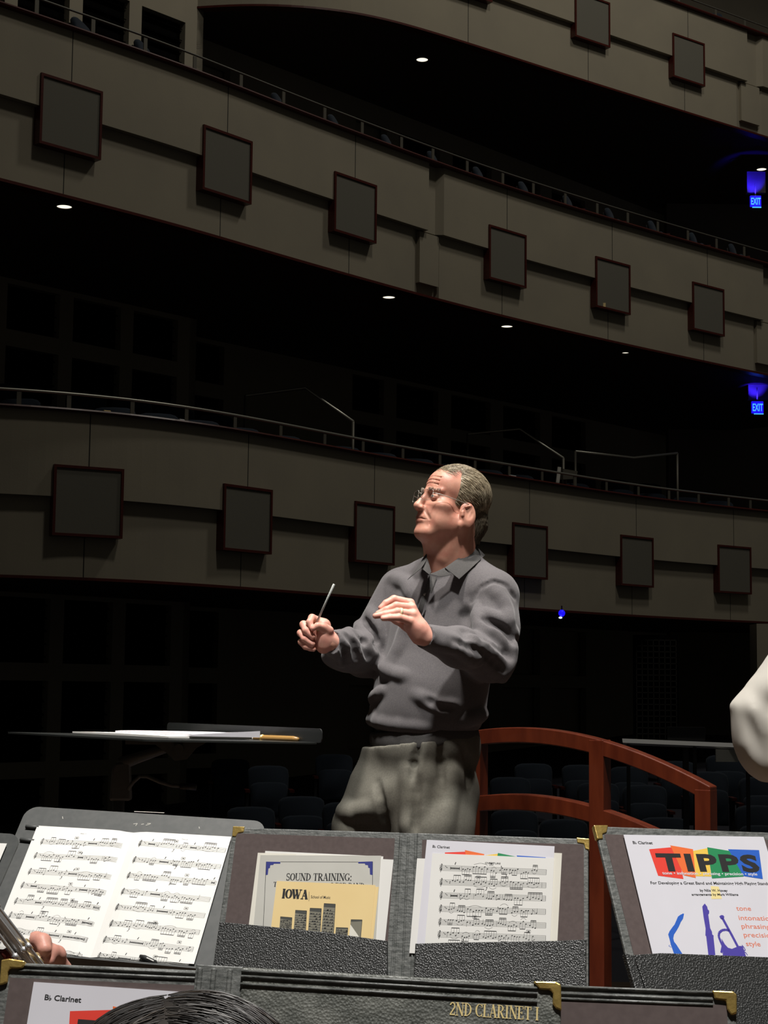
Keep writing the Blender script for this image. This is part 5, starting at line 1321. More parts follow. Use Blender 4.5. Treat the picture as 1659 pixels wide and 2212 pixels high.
    for f_ in (([(1030, 1350), (1070, 1368), (1104, 1400)], .012, .010), ([(1012, 1378), (1060, 1400), (1094, 1440)], .013, .011), ([(1050, 1325), (1090, 1345), (1112, 1372)], .011, .008),
               ([(960, 1378), (1000, 1392), (1050, 1418), (1085, 1462)], .014, .009), ([(1108, 1390), (1104, 1430), (1086, 1466)], .009, .006), ([(945, 1390), (985, 1400), (1030, 1432)], .010, .005),
               ([(1018, 1300), (1035, 1340), (1040, 1368)], .013, .007), ([(1060, 1268), (1085, 1300), (1100, 1340)], .014, .005),
               ([(738, 1368), (752, 1392), (758, 1424)], .009, .008), ([(754, 1362), (772, 1388), (780, 1424)], .010, .010), ([(772, 1350), (794, 1378), (806, 1412)], .011, .010), ([(722, 1388), (732, 1408), (736, 1432)], .008, .005), ([(800, 1322), (812, 1352), (822, 1388)], .012, .008),
               ([(890, 1330), (872, 1390), (842, 1450)], .02, .004), ([(815, 1430), (840, 1452), (880, 1462)], .011, .006), ([(796, 1520), (812, 1500), (830, 1492)], .009, .006),
               ([(900, 1500), (945, 1524), (985, 1526)], .012, .004), ([(1000, 1556), (1030, 1548), (1060, 1540)], .014, .010), ([(800, 1556), (850, 1566), (930, 1572)], .014, .006),
               ([(850, 1250), (880, 1262), (895, 1290)], .014, .004)):
        s.fold(f_[0], f_[1], f_[2])
    for f_ in (([(1012, 1290), (1004, 1330), (1006, 1372)], .014, -.007), ([(1020, 1364), (1060, 1384), (1100, 1420)], .006, -.007), ([(985, 1384), (1040, 1408), (1088, 1450)], .006, -.006), ([(1045, 1338), (1085, 1356), (1110, 1388)], .006, -.006),
               ([(746, 1366), (764, 1390), (770, 1426)], .006, -.008), ([(764, 1356), (784, 1384), (794, 1420)], .006, -.009), ([(728, 1380), (742, 1402), (748, 1432)], .005, -.006), ([(788, 1340), (806, 1364), (815, 1400)], .006, -.008),
               ([(925, 1512), (950, 1528), (985, 1532)], .007, -.004)):
        s.fold(f_[0], f_[1], f_[2], .014)
    # seam at the armhole, neck opening, cuffs and hem
    s.fold([(1018, 1300), (1035, 1270), (1065, 1255), (1095, 1264), (1112, 1292)], .005, -.004, .008, 14)
    s.cap(neck_w + Z3 * .10, neck_w - Z3 * .01, .070, .064, .004, 'c')
    s.cap(P(932, 1224, 4.86), P(930, 1246, 4.845), .016, .004, .004, 'c')
    hem = P(915, 1604, 4.84); hn = np.array((.15, 0, -1.0)); s.plane(hem, hn)
    for (wrist, elbow, ln) in ((WR, ER, .012), (WL, EL, .010)):
        d = nrm(wrist - elbow); ww = wrist + d * ln
        s.cap(ww + d * .048, ww + d * .056, .062, .062, 0, 'c')
    V4, F4 = s.mesh(); V4 = relax(V4, F4, 1, .4)
    join_mesh('sweater', [(V4, F4, 0)], ['sweater'], body)
    # ribbed hem band
    hb = Field((-.3, 4.6, 1.08), (.42, 5.3, 1.28), .005); hb.ell(P(917, 1595, 4.99), (.169, .152, .12), BR, 0); hb.plane(P(915, 1617, 4.84), hn); hb.plane(P(915, 1570, 4.84), -hn)
    V5, F5 = hb.mesh(); o = join_mesh('hem_band', [(V5, F5, 0)], ['collar'], body)
    # collar, placket, button
    c = MB()
    def flap(pts, t=.0045):
        p = [P(*a) for a in pts]; c.prism(p, np.array((0, t, 0)))
    def sheetflap(inner, outer, lift0=.006, lift1=.012, t_=.0045):
        rows_ = []
        for k in range(5):
            u = k / 4; row = []
            for (i, o) in zip(inner, outer):
                x, y, Yd = lerp(i, o, u); p = s.snap(x, y); v = nrm(P(x, y, 5) - CAM)
                g_ = P(x, y, Yd)
                p = g_ if p is None or p[1] > Yd + .02 else p - v * lerp([lift0], [lift1], u)[0]
                if p[1] > g_[1]: p = g_
                row.append(p)
            rows_.append(row)
        n_ = len(inner); vs = [p for r_ in rows_ for p in r_] + [p + np.array((0, t_, -.001)) for r_ in rows_ for p in r_]; N = 5 * n_; fs = []
        for j in range(4):
            for i in range(n_ - 1):
                a_ = j * n_ + i; q_ = (a_, a_ + 1, a_ + n_ + 1, a_ + n_); fs.append(q_); fs.append(tuple(N + z for z in q_[::-1]))
        for i in range(n_ - 1):
            for a_ in (i, 4 * n_ + i): fs.append((a_, a_ + 1, N + a_ + 1, N + a_))
        for j in range(4):
            for a_ in (j * n_, j * n_ + n_ - 1): fs.append((a_, a_ + n_, N + a_ + n_, N + a_))
        c.raw(vs, fs)
    sheetflap([(1027, 1178, 5.03), (1014, 1188, 4.98), (999, 1199, 4.93), (982, 1211, 4.885), (961, 1226, 4.845)], [(1048, 1199, 5.03), (1038, 1209, 4.96), (1026, 1220, 4.915), (1011, 1234, 4.87), (992, 1251, 4.835)])
    sheetflap([(922, 1195, 4.93), (922, 1203, 4.91), (920, 1211, 4.89), (915, 1220, 4.865), (909, 1228, 4.85)], [(914, 1205, 4.93), (907, 1217, 4.91), (899, 1229, 4.89), (890, 1241, 4.88), (880, 1252, 4.87)])
    flap([(961, 1226, 4.850), (976, 1242, 4.842), (952, 1246, 4.836), (927, 1240, 4.838), (944, 1234, 4.850)])
    flap([(921, 1200, 4.918), (911, 1228, 4.866), (927, 1241, 4.842), (932, 1236, 4.866), (926, 1214, 4.905)])
    ring_ = [neck_w + (BL * math.cos(A) * .071 + BF * math.sin(A) * .068) + Z3 * (.052 - .038 * math.sin(A)) for A in np.linspace(math.radians(60), math.radians(-240), 26)]
    ring_ = ring_[2:]
    c.sweep(ring_, [(nrm((p - neck_w) * np.array((1, 1, 0))), Z3) for p in ring_], [(-.004, .022), (.001, .026), (.006, .020), (.022, -.024), (.015, -.026), (-.004, -.02)])
    bevel(c.build('collar', 'collar', body, True), .0015)
    c = MB(); sheetflap([(927, 1243, 4.9), (919, 1270, 4.9), (908, 1300, 4.9), (899, 1328, 4.9)], [(943, 1247, 4.9), (935, 1275, 4.9), (925, 1304, 4.9), (916, 1332, 4.9)], .0022, .0022, .004); c.build('placket', 'collar', body, True)
    bt = s.snap(918, 1284); bt = bt - nrm(bt - CAM) * .0042; c = MB(); c.tube([bt + np.array((0, .004, 0)), bt - np.array((0, .002, 0))], [.0052, .0046], 14); c.build('button', mat('button', (.35, .33, .3), .25), body, True)

    # trousers
    t = Field((-.36, 4.62, foot_z + .03), (.44, 5.36, 1.24), .0055)
    t.ell(P(917, 1612, 4.99), (.171, .155, .15), BR, 0); t.ell(P(848, 1656, 5.05), (.095, .11, .115), BR, .04); t.ell(P(890, 1735, 4.99), (.186, .158, .125), BR, .05)
    t.chain([P(826, 1712, 5.04), P(788, 1790, 5.03), P(778, 1960, 5.02), AR + Z3 * .02], [.105, .092, .088, .062], .03); t.chain([P(944, 1712, 4.94), P(932, 1790, 4.90), P(938, 1960, 4.87), AL + Z3 * .02], [.125, .120, .100, .066], .02)
    t.warp(lambda X, Y, Z: .0015 * nz(X, Y, Z * .3, 20, 21) + .0007 * nz(X, Y, Z * .4, 55, 4))
    for f_ in (([(884, 1665), (886, 1730), (884, 1800)], .014, .004), ([(922, 1660), (915, 1700), (908, 1750)], .016, .004), ([(972, 1670), (965, 1730), (955, 1800)], .018, .004), ([(740, 1750), (770, 1757), (800, 1748)], .014, .004)):
        t.fold(*f_, .03)
    for f_ in (([(904, 1612), (898, 1640), (888, 1690)], .004, -.0035), ([(951, 1610), (953, 1650), (955, 1705)], .003, -.0035), ([(1003, 1614), (1010, 1650), (1013, 1705)], .003, -.004), ([(812, 1690), (822, 1725), (838, 1800)], .007, -.009), ([(903, 1680), (899, 1740), (896, 1800)], .006, -.003)):
        t.fold(f_[0], f_[1], f_[2], .018)
    t.plane(P(915, 1600, 4.84), -hn)
    V6, F6 = t.mesh(); join_mesh('trousers', [(relax(V6, F6, 1, .4), F6, 0)], ['trousers'], body)
    for A, d in ((AR, nrm((-.35, -.9, 0))), (AL, nrm((-.75, -.65, 0)))):
        sh = Field(A - .2, A + .25, .006); z = foot_z; a = np.array((A[0], A[1], z + .045)); sh.cap(a - d * .05, a + d * .06, .044, .042, .01); sh.cap(a + d * .06, a + d * .17 - Z3 * .012, .04, .030, .02); sh.cap(a - d * .02 + Z3 * .03, a + Z3 * .05, .042, .042, .02); sh.plane((0, 0, z + .002), -Z3)
        Vs, Fs = sh.mesh(); join_mesh('shoe', [(Vs, Fs, 0)], ['shoe'], body)

    # hair
    hc, hr = (0, -.016, .037), (.0775, .1005, .0845)
    def mask(p, soft=0):
        x, y, z = abs(p[0]), p[1], p[2]
        if z > .082:
            return (x < .030 + soft and y < .074) or y < .022 + soft - .15 * max(0, x - .03)
        if y > .024 + soft - .10 * max(0, z - .05): return False
        if y > -.002: return z > -.022 - soft
        if y > -.034: return z > .010 - soft
        return z > -.100 + .35 * max(0, y + .06)
    hf2 = Field((-.1, -.14, -.125), (.1, .1, .135), .002); hf2.ell(hc, (hr[0] + .001, hr[1] + .002, hr[2] + .001), None, 0)
    hf2.cap((0, -.075, -.04), (0, -.070, -.088), .052, .040, .03)
    hf2.warp(lambda X, Y, Z: .0016 * nz(X * 1.4, Y, Z * 1.6, 160, 3) + .0010 * nz(X, Y, Z, 330, 6))
    V7, F7 = hf2.mesh(); keep = np.array([mask(v, .0005) for v in V7[F7].mean(1)]); F7 = F7[keep]
    u, inv = np.unique(F7, return_inverse=True); V7 = V7[u]; F7 = inv.reshape(-1, 4)
    c7 = V7[F7].mean(1); hair = join_mesh('hair', [(to_world(V7, HR, HO), F7, ((c7[:, 2] < -.005) & (c7[:, 1] < -.03)).astype(int))], ['hair_grey', 'hair_nape_shade'], body)
    def comb(p):
        x, y, z = p
        if z > .085: return (.25 * np.sign(x), -1, -.1)
        return (0, -1.0, -.55 - .8 * (y < -.05))
    m = MB(); k = 0
    for pts, rad in strands(m, hc, (hr[0] + .0012, hr[1] + .0012, hr[2] + .0012), lambda p: mask(p) and p[1] > -.004 and p[2] < .09, comb, 700, .036, 25, .0007, .0026, 6):
        m.mi(k % 2); k += 1; m.tube([HO + np.array(q) @ HR for q in pts], rad, 3, False)
    for pts, rad in strands(m, hc, (hr[0] + .0015, hr[1] + .0015, hr[2] + .0015), lambda p: mask(p), comb, 2400, .042, 5, .00080, .0034, 6):
        m.mi(k % 3 == 0); k += 1; m.tube([HO + np.array(q) @ HR for q in pts], rad, 3, False)
    for pts, rad in strands(m, hc, hr, lambda p: p[2] > .078 and abs(p[0]) < .040 and .0 < p[1] < .080, lambda p: (.75, -.18, 0), 520, .030, 8, .00062, .0058, 5):
        m.mi(k % 3 == 0); k += 1; m.tube([HO + np.array(q) @ HR for q in pts], rad, 3, False)
    for pts, rad in strands(m, (0, -.066, -.046), (.0535, .0485, .075), lambda p: p[1] < -.045 and p[2] < .01, lambda p: (0, -.15, -1), 700, .034, 15, .0008, .003, 5):
        m.mi(2); m.tube([HO + np.array(q) @ HR for q in pts], rad, 3, False)
    m.build('hair_locks', ['hair_grey', 'hair_light', 'hair_nape_shade'], hair, True, fix=False)
    m = MB(); rr = np.random.RandomState(2)
    for s_ in (-1, 1):
        for i in range(110):
            t_ = rr.uniform(0, 1); x = s_ * (.012 + .037 * t_); y = .0975 - .021 * t_ ** 1.6; z = .0195 + .004 * math.sin(t_ * 2.6) + rr.normal() * .0022
            a = np.array((x, y, z)); d = np.array((s_ * .006, rr.uniform(.001, .004), .002 - .005 * t_ + rr.normal() * .0015)); m.tube([HO + q @ HR for q in (a - (0, .003, 0), a + d * .5, a + d)], [.0006, .0005, .0002], 3, False)
    m.build('eyebrows', 'brow', body, True, fix=False)
    # glasses: thin metal frame, two lenses
    gl_ = MB(); L = lambda x, y, z: HO + np.array((x, y, z)) @ HR
    lens = []
    for s_ in (-1, 1):
        pts = []
        for (sx, sz, a0) in ((1, 1, 0), (-1, 1, 90), (-1, -1, 180), (1, -1, 270)):
            for j in range(5):
                A = math.radians(a0 + 90 * j / 4); pts.append((s_ * .0345 + sx * .016 + .009 * math.cos(A), sz * .0085 + .008 * math.sin(A) - .001))
        lens.append([(x, .1135 - (abs(x) / .06) ** 2 * .012, z) for x, z in pts])
        gl_.tube([L(*q) for q in lens[-1]] + [L(*lens[-1][0])], .00055, 6)
        gl_.tube([L(s_ * .0595, .1015, .004), L(s_ * .070, .085, .004), L(s_ * .0785, .03, .000), L(s_ * .080, -.012, -.003), L(s_ * .079, -.024, -.020)], .0011, 6)
        gl_.tube([L(s_ * .011, .1128, -.002), L(s_ * .009, .108, -.006)], .0008, 5)
    gl_.tube([L(-.0100, .1132, .003), L(0, .1150, .0055), L(.0100, .1132, .003)], .0011, 6)
    go = gl_.build('eyeglasses', mat('wire', (.55, .52, .46), .3, metal=.7), body, True, fix=False)
    for pts in lens:
        m = MB(); m.raw([L(*q) for q in pts], [tuple(range(len(pts)))]); m.build('lens', 'eyeglass', go)
    # ring
    a, b_ = P(892, 1328, Y1 - .004), P(859, 1321.5, Y1 - .016); d = nrm(b_ - a); u_ = nrm(np.cross(d, Z3)); v_ = np.cross(d, u_); c0 = lerp(P(892, 1328, Y1 - .004), P(859, 1321.5, Y1 - .016), .80)
    m = MB(); m.sweep([c0 + (u_ * math.cos(A) + v_ * math.sin(A)) * .0117 for A in np.linspace(0, 2 * PI, 25)], [(u_ * math.cos(A) + v_ * math.sin(A), d) for A in np.linspace(0, 2 * PI, 25)], [(-.001, -.0034), (.0010, -.003), (.0010, .003), (-.001, .0034)])
    m.build('wedding_ring', 'ring_gold', body, True)
    # baton, held between thumb and index finger
    b0, b1 = P(683, 1347, Y0 - .012), P(721.5, 1262, Y0 - .05); th = thing('baton', b0, 'pale thin baton pointing up from the raised fist of the man', 'baton')
    m = MB(); m.tube([b0, lerp(b0, b1, .5), b1], [.0030, .0032, .0036], 8); m.build('shaft', mat('baton_white', (.36, .38, .36), .4), th, True)
    m = MB(); h0 = P(694, 1372, Y0 + .004); m.tube([lerp(b0, h0, -.05), lerp(b0, h0, .4), h0], [.004, .008, .006], 10); m.build('handle', mat('cork', (.45, .3, .16), .7), th, True)
    return body
conductor()
# ================================================================== THE OTHER PLAYERS
def chair(p, yaw, label):
    c, s_ = math.cos(yaw), math.sin(yaw); A = np.array((c, s_, 0)); B = np.array((-s_, c, 0)); p = np.array(p, float)
    th = thing('orchestra_chair', p, label, 'chair', 'players\' chairs'); q = lambda a, b, z: p + A * a + B * b + Z3 * z
    m = MB(); m.obox(q(0, 0, .45), A, B, Z3, .44, .42, .04); bevel(m.build('seat', 'dark_cloth', th), .015)
    m = MB(); m.obox(q(0, -.22, .74), A, B, Z3, .42, .03, .28); bevel(m.build('backrest', 'dark_cloth', th), .012)
    for i in (-1, 1):
        m = MB(); m.tube([q(i * .2, .18, 0), q(i * .2, .18, .44)], .011, 8); m.build('leg', 'black_metal', th, True)
        m = MB(); m.tube([q(i * .2, -.22, 0), q(i * .2, -.2, .44), q(i * .2, -.225, .86)], .011, 8); m.build('leg', 'black_metal', th, True)
    return th

def seated(head_c, yaw, arms, label, shirt, hair_fn, pitch=0, head_h=.0035, extra=None, stand=False):
    """a seated player: head centre, facing direction, arms as (elbow, wrist) points"""
    R = frame(yaw, pitch); Bd = frame(yaw, 0); L_, F__ = Bd[0], Bd[1]; hc = np.array(head_c, float)
    neck = hc - Z3 * .20 - F__ * .05; nl = R @ (neck - hc)
    hf = head_field(nl, head_h, fine=False, neck_r=(.052, .058)); V, F_ = hf.mesh(); parts = [(to_world(V, R, hc), F_, head_mats(V, F_))]
    hip = np.array((hc[0], hc[1], 0)) - F__ * (.05 if stand else .10) + Z3 * (hc[2] - .70 if stand else .56)
    lo = np.minimum(hc, hip) - .8; hi = np.maximum(hc, hip) + .8; lo[2] = 0; hi[2] = hc[2] - .08
    b = Field(lo, hi, .013); SL, SR = neck - Z3 * .05 + L_ * .175, neck - Z3 * .05 - L_ * .175
    b.cap(neck, hip, .06, .11, .05); b.cap(hip - L_ * .09, hip + L_ * .09, .1, .1, .05)
    for S, (E, Wr) in zip((SL, SR), arms): b.chain([S, E, Wr], [.045, .038, .025], .02)
    for s_ in (-1, 1):
        k = (hip + L_ * s_ * .11 - Z3 * hip[2] * .48) if stand else (hip + L_ * s_ * .12 + F__ * .43 - Z3 * .04); an = k - Z3 * (k[2] - .09) + F__ * .02; b.chain([hip + L_ * s_ * .1, k, an], [.08, .055, .038], .03); b.cap(an - Z3 * .045, an + F__ * .15 - Z3 * .05, .038, .03, .02)
    V3, F3 = b.mesh(); parts.append((V3, F3, np.where(V3[F3].mean(1)[:, 2] < .11, 5, 0)))
    if extra: parts += extra
    body = join_mesh('person', parts, ['skin', 'lip', 'eye_white', 'iris', 'skin_hand', 'shoe'], None, (hip[0], hip[1], 0)); tag(body, label, 'person')
    t = Field(lo, hi, .013); t.cap(neck - Z3 * .06, lerp(neck, hip, .5), .10, .135, .05); t.cap(lerp(neck, hip, .5), hip, .135, .14, .05); t.cap(SL, SR, .068, .068, .05)
    for S, (E, Wr) in zip((SL, SR), arms): t.chain([S, E, lerp(E, Wr, .85)], [.066, .056, .046], .03)
    t.warp(lambda X, Y, Z: .004 * nz(X, Y, Z, 22, 8)); t.cap(neck + Z3 * .1, neck, .07, .065, .01, 'c')
    V4, F4 = t.mesh(); join_mesh('shirt', [(V4, F4, 0)], [shirt], body)
    p = Field(lo, hi, .013); p.cap(hip - L_ * .09, hip + L_ * .09, .118, .118, .05)
    for s_ in (-1, 1):
        k = (hip + L_ * s_ * .11 - Z3 * hip[2] * .48) if stand else (hip + L_ * s_ * .12 + F__ * .43 - Z3 * .04); an = k - Z3 * (k[2] - .1) + F__ * .02; p.chain([hip + L_ * s_ * .1, k, an], [.098, .072, .058], .03)
    V5, F5 = p.mesh(); join_mesh('trousers', [(V5, F5, 0)], ['dark_cloth'], body)
    if not stand: chair((hip[0], hip[1], 0), math.atan2(-F__[0], F__[1]), 'black chair under the dark-haired player, below the edge of the picture')
    hair_fn(body, R, hc); return body

# the dark-haired player in front: only the crown shows
def dark_hair(body, R, hc):
    c, r = (0, -.014, .030), (.090, .112, .098)
    mk = lambda p: (p[1] < .045 + .3 * max(0, p[2] - .06) or p[2] > .095) and p[2] > -.10
    f = Field((-.12, -.16, -.2), (.12, .12, .15), .003); f.ell(c, (r[0] - .001, r[1] - .001, r[2] - .001), None, 0); f.cap((0, -.06, -.02), (0, -.075, -.16), .075, .06, .04); f.warp(lambda X, Y, Z: .0015 * nz(X * 3, Y, Z, 60, 2))
    V, F_ = f.mesh(); keep = np.array([mk(v) or v[2] <= -.10 for v in V[F_].mean(1)]) & (V[F_].mean(1)[:, 1] < .06); F_ = F_[keep]; u, inv = np.unique(F_, return_inverse=True)
    h = join_mesh('hair', [(to_world(V[u], R, hc), inv.reshape(-1, 4), 0)], ['hair_black'], body)
    def comb(p):
        px = .012                                   # a side parting, hair falls away from it
        s_ = 1 if p[0] > px else -1
        return (s_ * 1.0, -.30, -.55) if p[2] > .03 else (s_ * .15, -.2, -1)
    m = MB(); k = 0
    for pts, rad in strands(m, c, (r[0] + .001, r[1] + .001, r[2] + .001), mk, comb, 6500, .085, 12, .00040, .0040, 8):
        m.mi(1 if k % 7 == 0 else 0); k += 1; m.tube([hc + np.array(q) @ R for q in pts], rad, 3, False)
    m.build('hair_strands', ['hair_black', mat('hair_brown', (.045, .033, .023), .4)], h, True, fix=False)
hc = at(392, 2616, 1.06)
seated(hc, 180 - 6, [(hc + np.array((-.27, .12, -.42)), hc + np.array((-.12, .30, -.36))), (hc + np.array((.27, .12, -.42)), hc + np.array((.10, .30, -.40)))][::-1], 'seated player with black hair seen from behind, only the crown showing', 'dark_cloth', dark_hair, pitch=-6)

# the flute player, outside the frame at left; one hand on the flute shows
FY = 2.0
P = at
e = Field(P(45, 2150, FY - .02), P(45, 2150, FY - .02) + np.array((.13, .2, .16)), .0016)
e.chain([P(62, 2050, FY + .03), P(78, 2033, FY + .024), P(91, 2036, FY + .014), P(96, 2051, FY + .004)], [.0105, .0110, .0108, .0086], .003)
e.chain([P(102, 2076, FY + .010), P(110, 2058, FY + .020), P(122, 2063, FY + .030), P(127, 2096, FY + .045)], [.0086, .0104, .0110, .0115], .003)
e.cap(P(98, 2112, FY + .06), P(118, 2122, FY + .055), .020, .022, .010); e.chain([P(96, 2100, FY + .06), P(70, 2088, FY + .055), P(56, 2072, FY + .05), P(62, 2050, FY + .03)], [.016, .0125, .0110, .0105], .006)
e.cap(P(112, 2110, FY + .05), P(120, 2150, FY + .055), .024, .024, .012)
Ve, Fe = e.mesh()
hcf = np.array((-.83, 1.98, 1.58))
def brown_hair(body, R, hc):
    c, r = (0, -.016, .036), (.088, .110, .096); f = Field((-.12, -.16, -.2), (.12, .12, .15), .004); f.ell(c, r, None, 0); f.cap((0, -.05, -.02), (0, -.06, -.15), .07, .055, .04); f.warp(lambda X, Y, Z: .003 * nz(X * 3, Y, Z, 50, 4))
    V, F_ = f.mesh(); cc = V[F_].mean(1); F_ = F_[(cc[:, 1] < .03) | (cc[:, 2] > .1)]; u, inv = np.unique(F_, return_inverse=True); join_mesh('hair', [(to_world(V[u], R, hc), inv.reshape(-1, 4), 0)], ['hair_black'], body)
wr = P(118, 2125, FY + .055)
seated(hcf, 125, [(hcf + np.array((-.12, -.10, -.50)), hcf + np.array((.10, .02, -.34))), (wr + np.array((-.20, .05, -.16)), wr)], 'flute player cut off by the left edge, two bent fingers showing over the folder', 'dark_cloth', brown_hair, extra=[(Ve, Fe, 4)], stand=True)
f0, f1 = P(-597, 1208, FY - .02), P(89, 2110, FY - .01); fd = nrm(f1 - f0); th = thing('flute', lerp(f0, f1, .8), 'shiny silver flute with gilt keys held slanting at the lower left edge', 'flute')
fu = nrm(np.cross(fd, (0, 1, 0))); fu = fu if fu[2] > 0 else -fu; fw = np.array((0, -1.0, 0)); f1e = f1 + fd * .14; f0e = f0 - fd * .05
m = MB(); m.tube([f0e, f1e], .0098, 20); m.build('tube', 'silver', th, True)
m = MB(); m.tube([f0 + fd * .02 - fw * 0, f0 + fd * .06], .0105, 20); m.tube([f0 + fd * .035 + fu * .008, f0 + fd * .035 + fu * .012], [.012, .010], 16); m.build('lip_plate', 'silver', th, True)
for k, (o, rr) in enumerate(((.010, .0022), (-.002, .0020), (-.009, .0018))):
    m = MB(); q0 = f1 - fd * .40 - fu * o * 0 + fw * .0125 - fu * (o - .004); m.tube([q0, f1e - fd * .03 + fw * .0125 - fu * (o - .004)], rr, 8)
    for j in range(9): a = lerp(q0, f1e + fw * .0125 - fu * (o - .004), j / 9); m.tube([a, a + fd * .006], rr * 1.8, 8)
    m.build('key_rod', 'silver', th, True)
for j in range(13):
    a = f1 + fd * (-.33 + .026 * j); nn = nrm(fw * .55 - fu * (.85 if j % 3 else .5)); c0 = a + nn * .0105
    m = MB(); m.tube([c0, c0 + nn * .0025, c0 + nn * .0036], [.0080, .0080, .0062], 16); kc = m.build('key', 'silver', th, True)
for j, off in enumerate((-.042, -.022, -.004)):
    a = f1 + fd * off; nn = nrm(fu + fw * .5); m = MB(); m.tube([a + nn * .009, a + nn * .015], [.003, .0042], 10); m.tube([a + nn * .014, a + nn * .014 + fd * .011], .002, 8); m.build('key_lever', 'gold_metal', th, True)
for j, off in enumerate((-.125, -.085, -.045)):  # added red knobs standing in for skin reflected in the tube
    a = f1 + fd * off; nn = nrm(-fu + fw * .3); m = MB(); m.tube([a + nn * .010, a + nn * .019, a + nn * .021], [.006, .009, .007], 14); m.tube([a + nn * .012, a + nn * .012 + fd * .02], .003, 8); m.build('skin_reflection', 'reflection_red', th, True)

# the person in the white shirt at right
WY = 3.75
s = Field((.70, 3.25, .75), (1.65, 4.35, 1.75), .0065)
SH, EL_, HD = P(1830, 1330, WY + .12), P(1625, 1520, WY), P(1790, 1655, WY - .10)
out_ = [P(x, y, WY)[[0, 2]] for x, y in ((1830, 1280), (1672, 1395), (1642, 1440), (1606, 1486), (1576, 1521), (1579, 1570), (1584, 1612), (1598, 1648), (1618, 1672), (1640, 1688), (1668, 1692), (1720, 1690), (1800, 1690), (1900, 1660))]
def bag(X, Y, Z):
    A = np.broadcast_to(X, np.broadcast(X, Z).shape); B = np.broadcast_to(Z, A.shape); dmin = np.full(A.shape, 9.0); ins = np.zeros(A.shape, bool); n = len(out_)
    for i in range(n):
        p, q_ = out_[i], out_[(i + 1) % n]; e_ = q_ - p; t_ = np.clip(((A - p[0]) * e_[0] + (B - p[1]) * e_[1]) / (e_ @ e_), 0, 1)
        dmin = np.minimum(dmin, np.hypot(A - p[0] - t_ * e_[0], B - p[1] - t_ * e_[1]))
        c_ = ((p[1] > B) != (q_[1] > B)) & (A < (q_[0] - p[0]) * (B - p[1]) / (q_[1] - p[1] + 1e-12) + p[0]); ins ^= c_
    D, T_s = .050, .056; u_ = np.clip(dmin / D, 0, 1); half = np.where(ins, T_s * np.sqrt(1 - (1 - u_) ** 2), -dmin)
    # long drapes running down from the shoulder
    dr = .006 * np.sin((A * .80 + B * .55) * 95 + 1.3 * np.sin(B * 14)) * u_ + .003 * np.sin((A * .95 + B * .3) * 190 + 2) * u_
    return np.abs(Y - WY) - half - np.where(ins, dr, 0)
s.put(bag, (out_[4][0] - .01, WY - .09, out_[9][1] - .01), (1.3, WY + .09, 1.62), 0, 'u')
s.cap(SH, P(1760, 1450, WY + .06), .085, .07, .03); s.cap(P(1740, 1600, WY - .02), HD, .05, .04, .03)
s.cap(P(1900, 1420, WY + .16), P(1900, 1720, WY + .16), .15, .15, .06); s.cap(SH, P(2060, 1330, WY + .2), .07, .07, .05); s.chain([P(2060, 1330, WY + .2), P(2080, 1540, WY + .2), P(2064, 1690, WY + .12)], [.07, .062, .048], .03)
for (pts, r_, h_) in (([(1668, 1436), (1642, 1486), (1620, 1540)], .005, .005), ([(1672, 1462), (1648, 1502), (1628, 1552)], .0045, .004)):
    s.fold(pts, r_, h_, .008, 14)
for (pts, r_, h_) in (([(1670, 1449), (1645, 1494), (1624, 1548)], .004, -.004), ([(1648, 1556), (1652, 1600), (1664, 1650)], .006, -.006), ([(1632, 1668), (1648, 1664), (1670, 1672)], .006, -.007), ([(1610, 1640), (1628, 1660), (1645, 1668)], .004, -.003)): s.fold(pts, r_, h_, .010, 14)
s.warp(lambda X, Y, Z: .0012 * nz(X, Y, Z, 22, 31))
Vs, Fs = s.mesh(); Vs = relax(Vs, Fs, 7, .5)
hw = P(1905, 1130, WY + .14); Rw = frame(-150, 0); hfw = head_field(np.array((0, -.04, -.2)), .004, fine=False); Vh, Fh = hfw.mesh(); parts = [(to_world(Vh, Rw, hw), Fh, head_mats(Vh, Fh))]
b = Field((.6, 3.2, 0), (1.75, 4.6, 1.62), .014); wb = P(1900, 1500, WY + .16); base = np.array((wb[0], wb[1], 0))
b.cap(hw - Z3 * .2, base + Z3 * .95, .06, .12, .05); HB = P(1780, 1625, WY + .005); b.chain([SH, EL_ + np.array((.03, 0, -.01)), HB], [.045, .032, .024], .03); b.cap(SH, P(2060, 1330, WY + .2), .045, .045, .04)
b.chain([P(2060, 1330, WY + .2), P(2080, 1540, WY + .2), P(2060, 1720, WY + .1)], [.045, .04, .028], .03); b.cap(HB, HB + np.array((.10, -.005, .01)), .022, .026, .02)
for k in (-1, 1): b.chain([base + np.array((k * .09, 0, .92)), base + np.array((k * .1, 0, .5)), base + np.array((k * .1, 0, .06))], [.085, .06, .045], .03); b.cap(base + np.array((k * .1, 0, .05)), base + np.array((k * .1, .16, .04)), .042, .035, .02)
Vb, Fb = b.mesh(); parts.append((Vb, Fb, np.where(Vb[Fb].mean(1)[:, 2] < .11, 5, 0)))
pw = join_mesh('person', parts, ['skin', 'lip', 'eye_white', 'iris', 'skin_hand', 'shoe'], None, base); tag(pw, 'person in loose white shirt cut off by the right edge, elbow bent', 'person')
join_mesh('white_shirt', [(Vs, Fs, 0)], ['white_shirt'], pw)
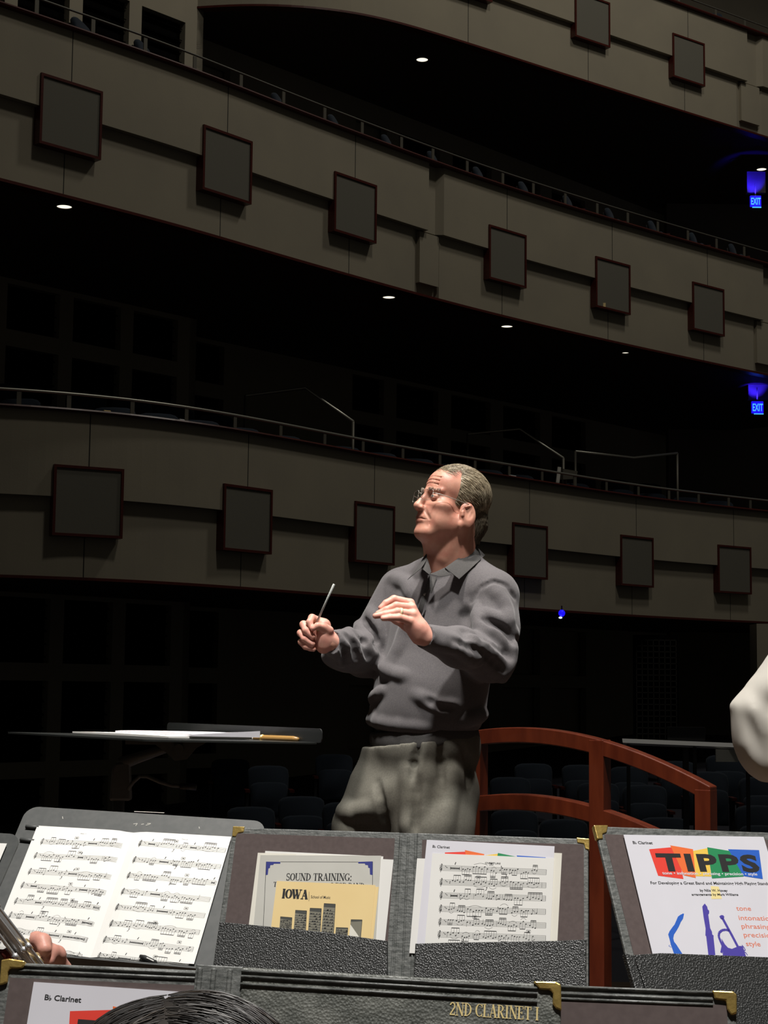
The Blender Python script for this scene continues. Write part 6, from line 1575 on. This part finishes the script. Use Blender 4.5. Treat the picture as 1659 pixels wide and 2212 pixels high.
t = Field(base + np.array((-.35, -.3, .03)), base + np.array((.35, .3, 1.05)), .012); t.cap(base + np.array((-.06, 0, .93)), base + np.array((.06, 0, .93)), .13, .13, .04)
for k in (-1, 1): t.chain([base + np.array((k * .09, 0, .9)), base + np.array((k * .1, 0, .5)), base + np.array((k * .1, 0, .09))], [.11, .085, .07], .03)
Vt, Ft = t.mesh(); join_mesh('trousers', [(Vt, Ft, 0)], ['dark_cloth'], pw)
brown_hair(pw, Rw, hw)
# ================================================================== LIGHT
w = bpy.data.worlds.new('world'); SC.world = w; w.use_nodes = True
w.node_tree.nodes['Background'].inputs[0].default_value = (.7, .68, .6, 1); w.node_tree.nodes['Background'].inputs[1].default_value = .026
def spot(name, loc, target, energy, size, blend, soft, col=(1, .95, .88)):
    l = bpy.data.lights.new(name, 'SPOT'); l.energy = energy; l.spot_size = math.radians(size); l.spot_blend = blend; l.shadow_soft_size = soft; l.color = col
    o = bpy.data.objects.new(name, l); COL.objects.link(o); o.location = loc
    o.rotation_euler = (Vector(target) - Vector(loc)).to_track_quat('-Z', 'Y').to_euler(); return o
# stage lanterns high over the players and the podium
spot('stage_lantern', (-1.4, 2.6, 11.5), (.12, 4.95, 1.5), 5600, 18, .6, .5, (1, .93, .87))
spot('stage_lantern', (.4, .6, 10.0), (.25, 2.3, .9), 5200, 41, .5, .35, (1, .97, .93))
spot('stage_lantern', (2.6, 7.0, 11.0), (.25, 4.9, 1.5), 2400, 11, .5, .25, (1, .95, .9))
# house lights that wash the balcony fronts
spot('house_light', (8.5, 20.0, 21.5), (2.5, 24.0, 7), 1500, 120, .9, .9, (1, .95, .84))
spot('house_light', (5.0, 11.0, 22.0), (1.5, 22.0, 6.5), 1500, 100, .9, .9, (1, .95, .84))
SC.view_settings.view_transform = 'Standard'; SC.view_settings.look = 'None'
SC.view_settings.exposure = 0.0; SC.view_settings.gamma = 1.0; SC.view_settings.use_curve_mapping = False
SC.cycles.use_denoising = True
SC.cycles.max_bounces = 6; SC.cycles.transparent_max_bounces = 8
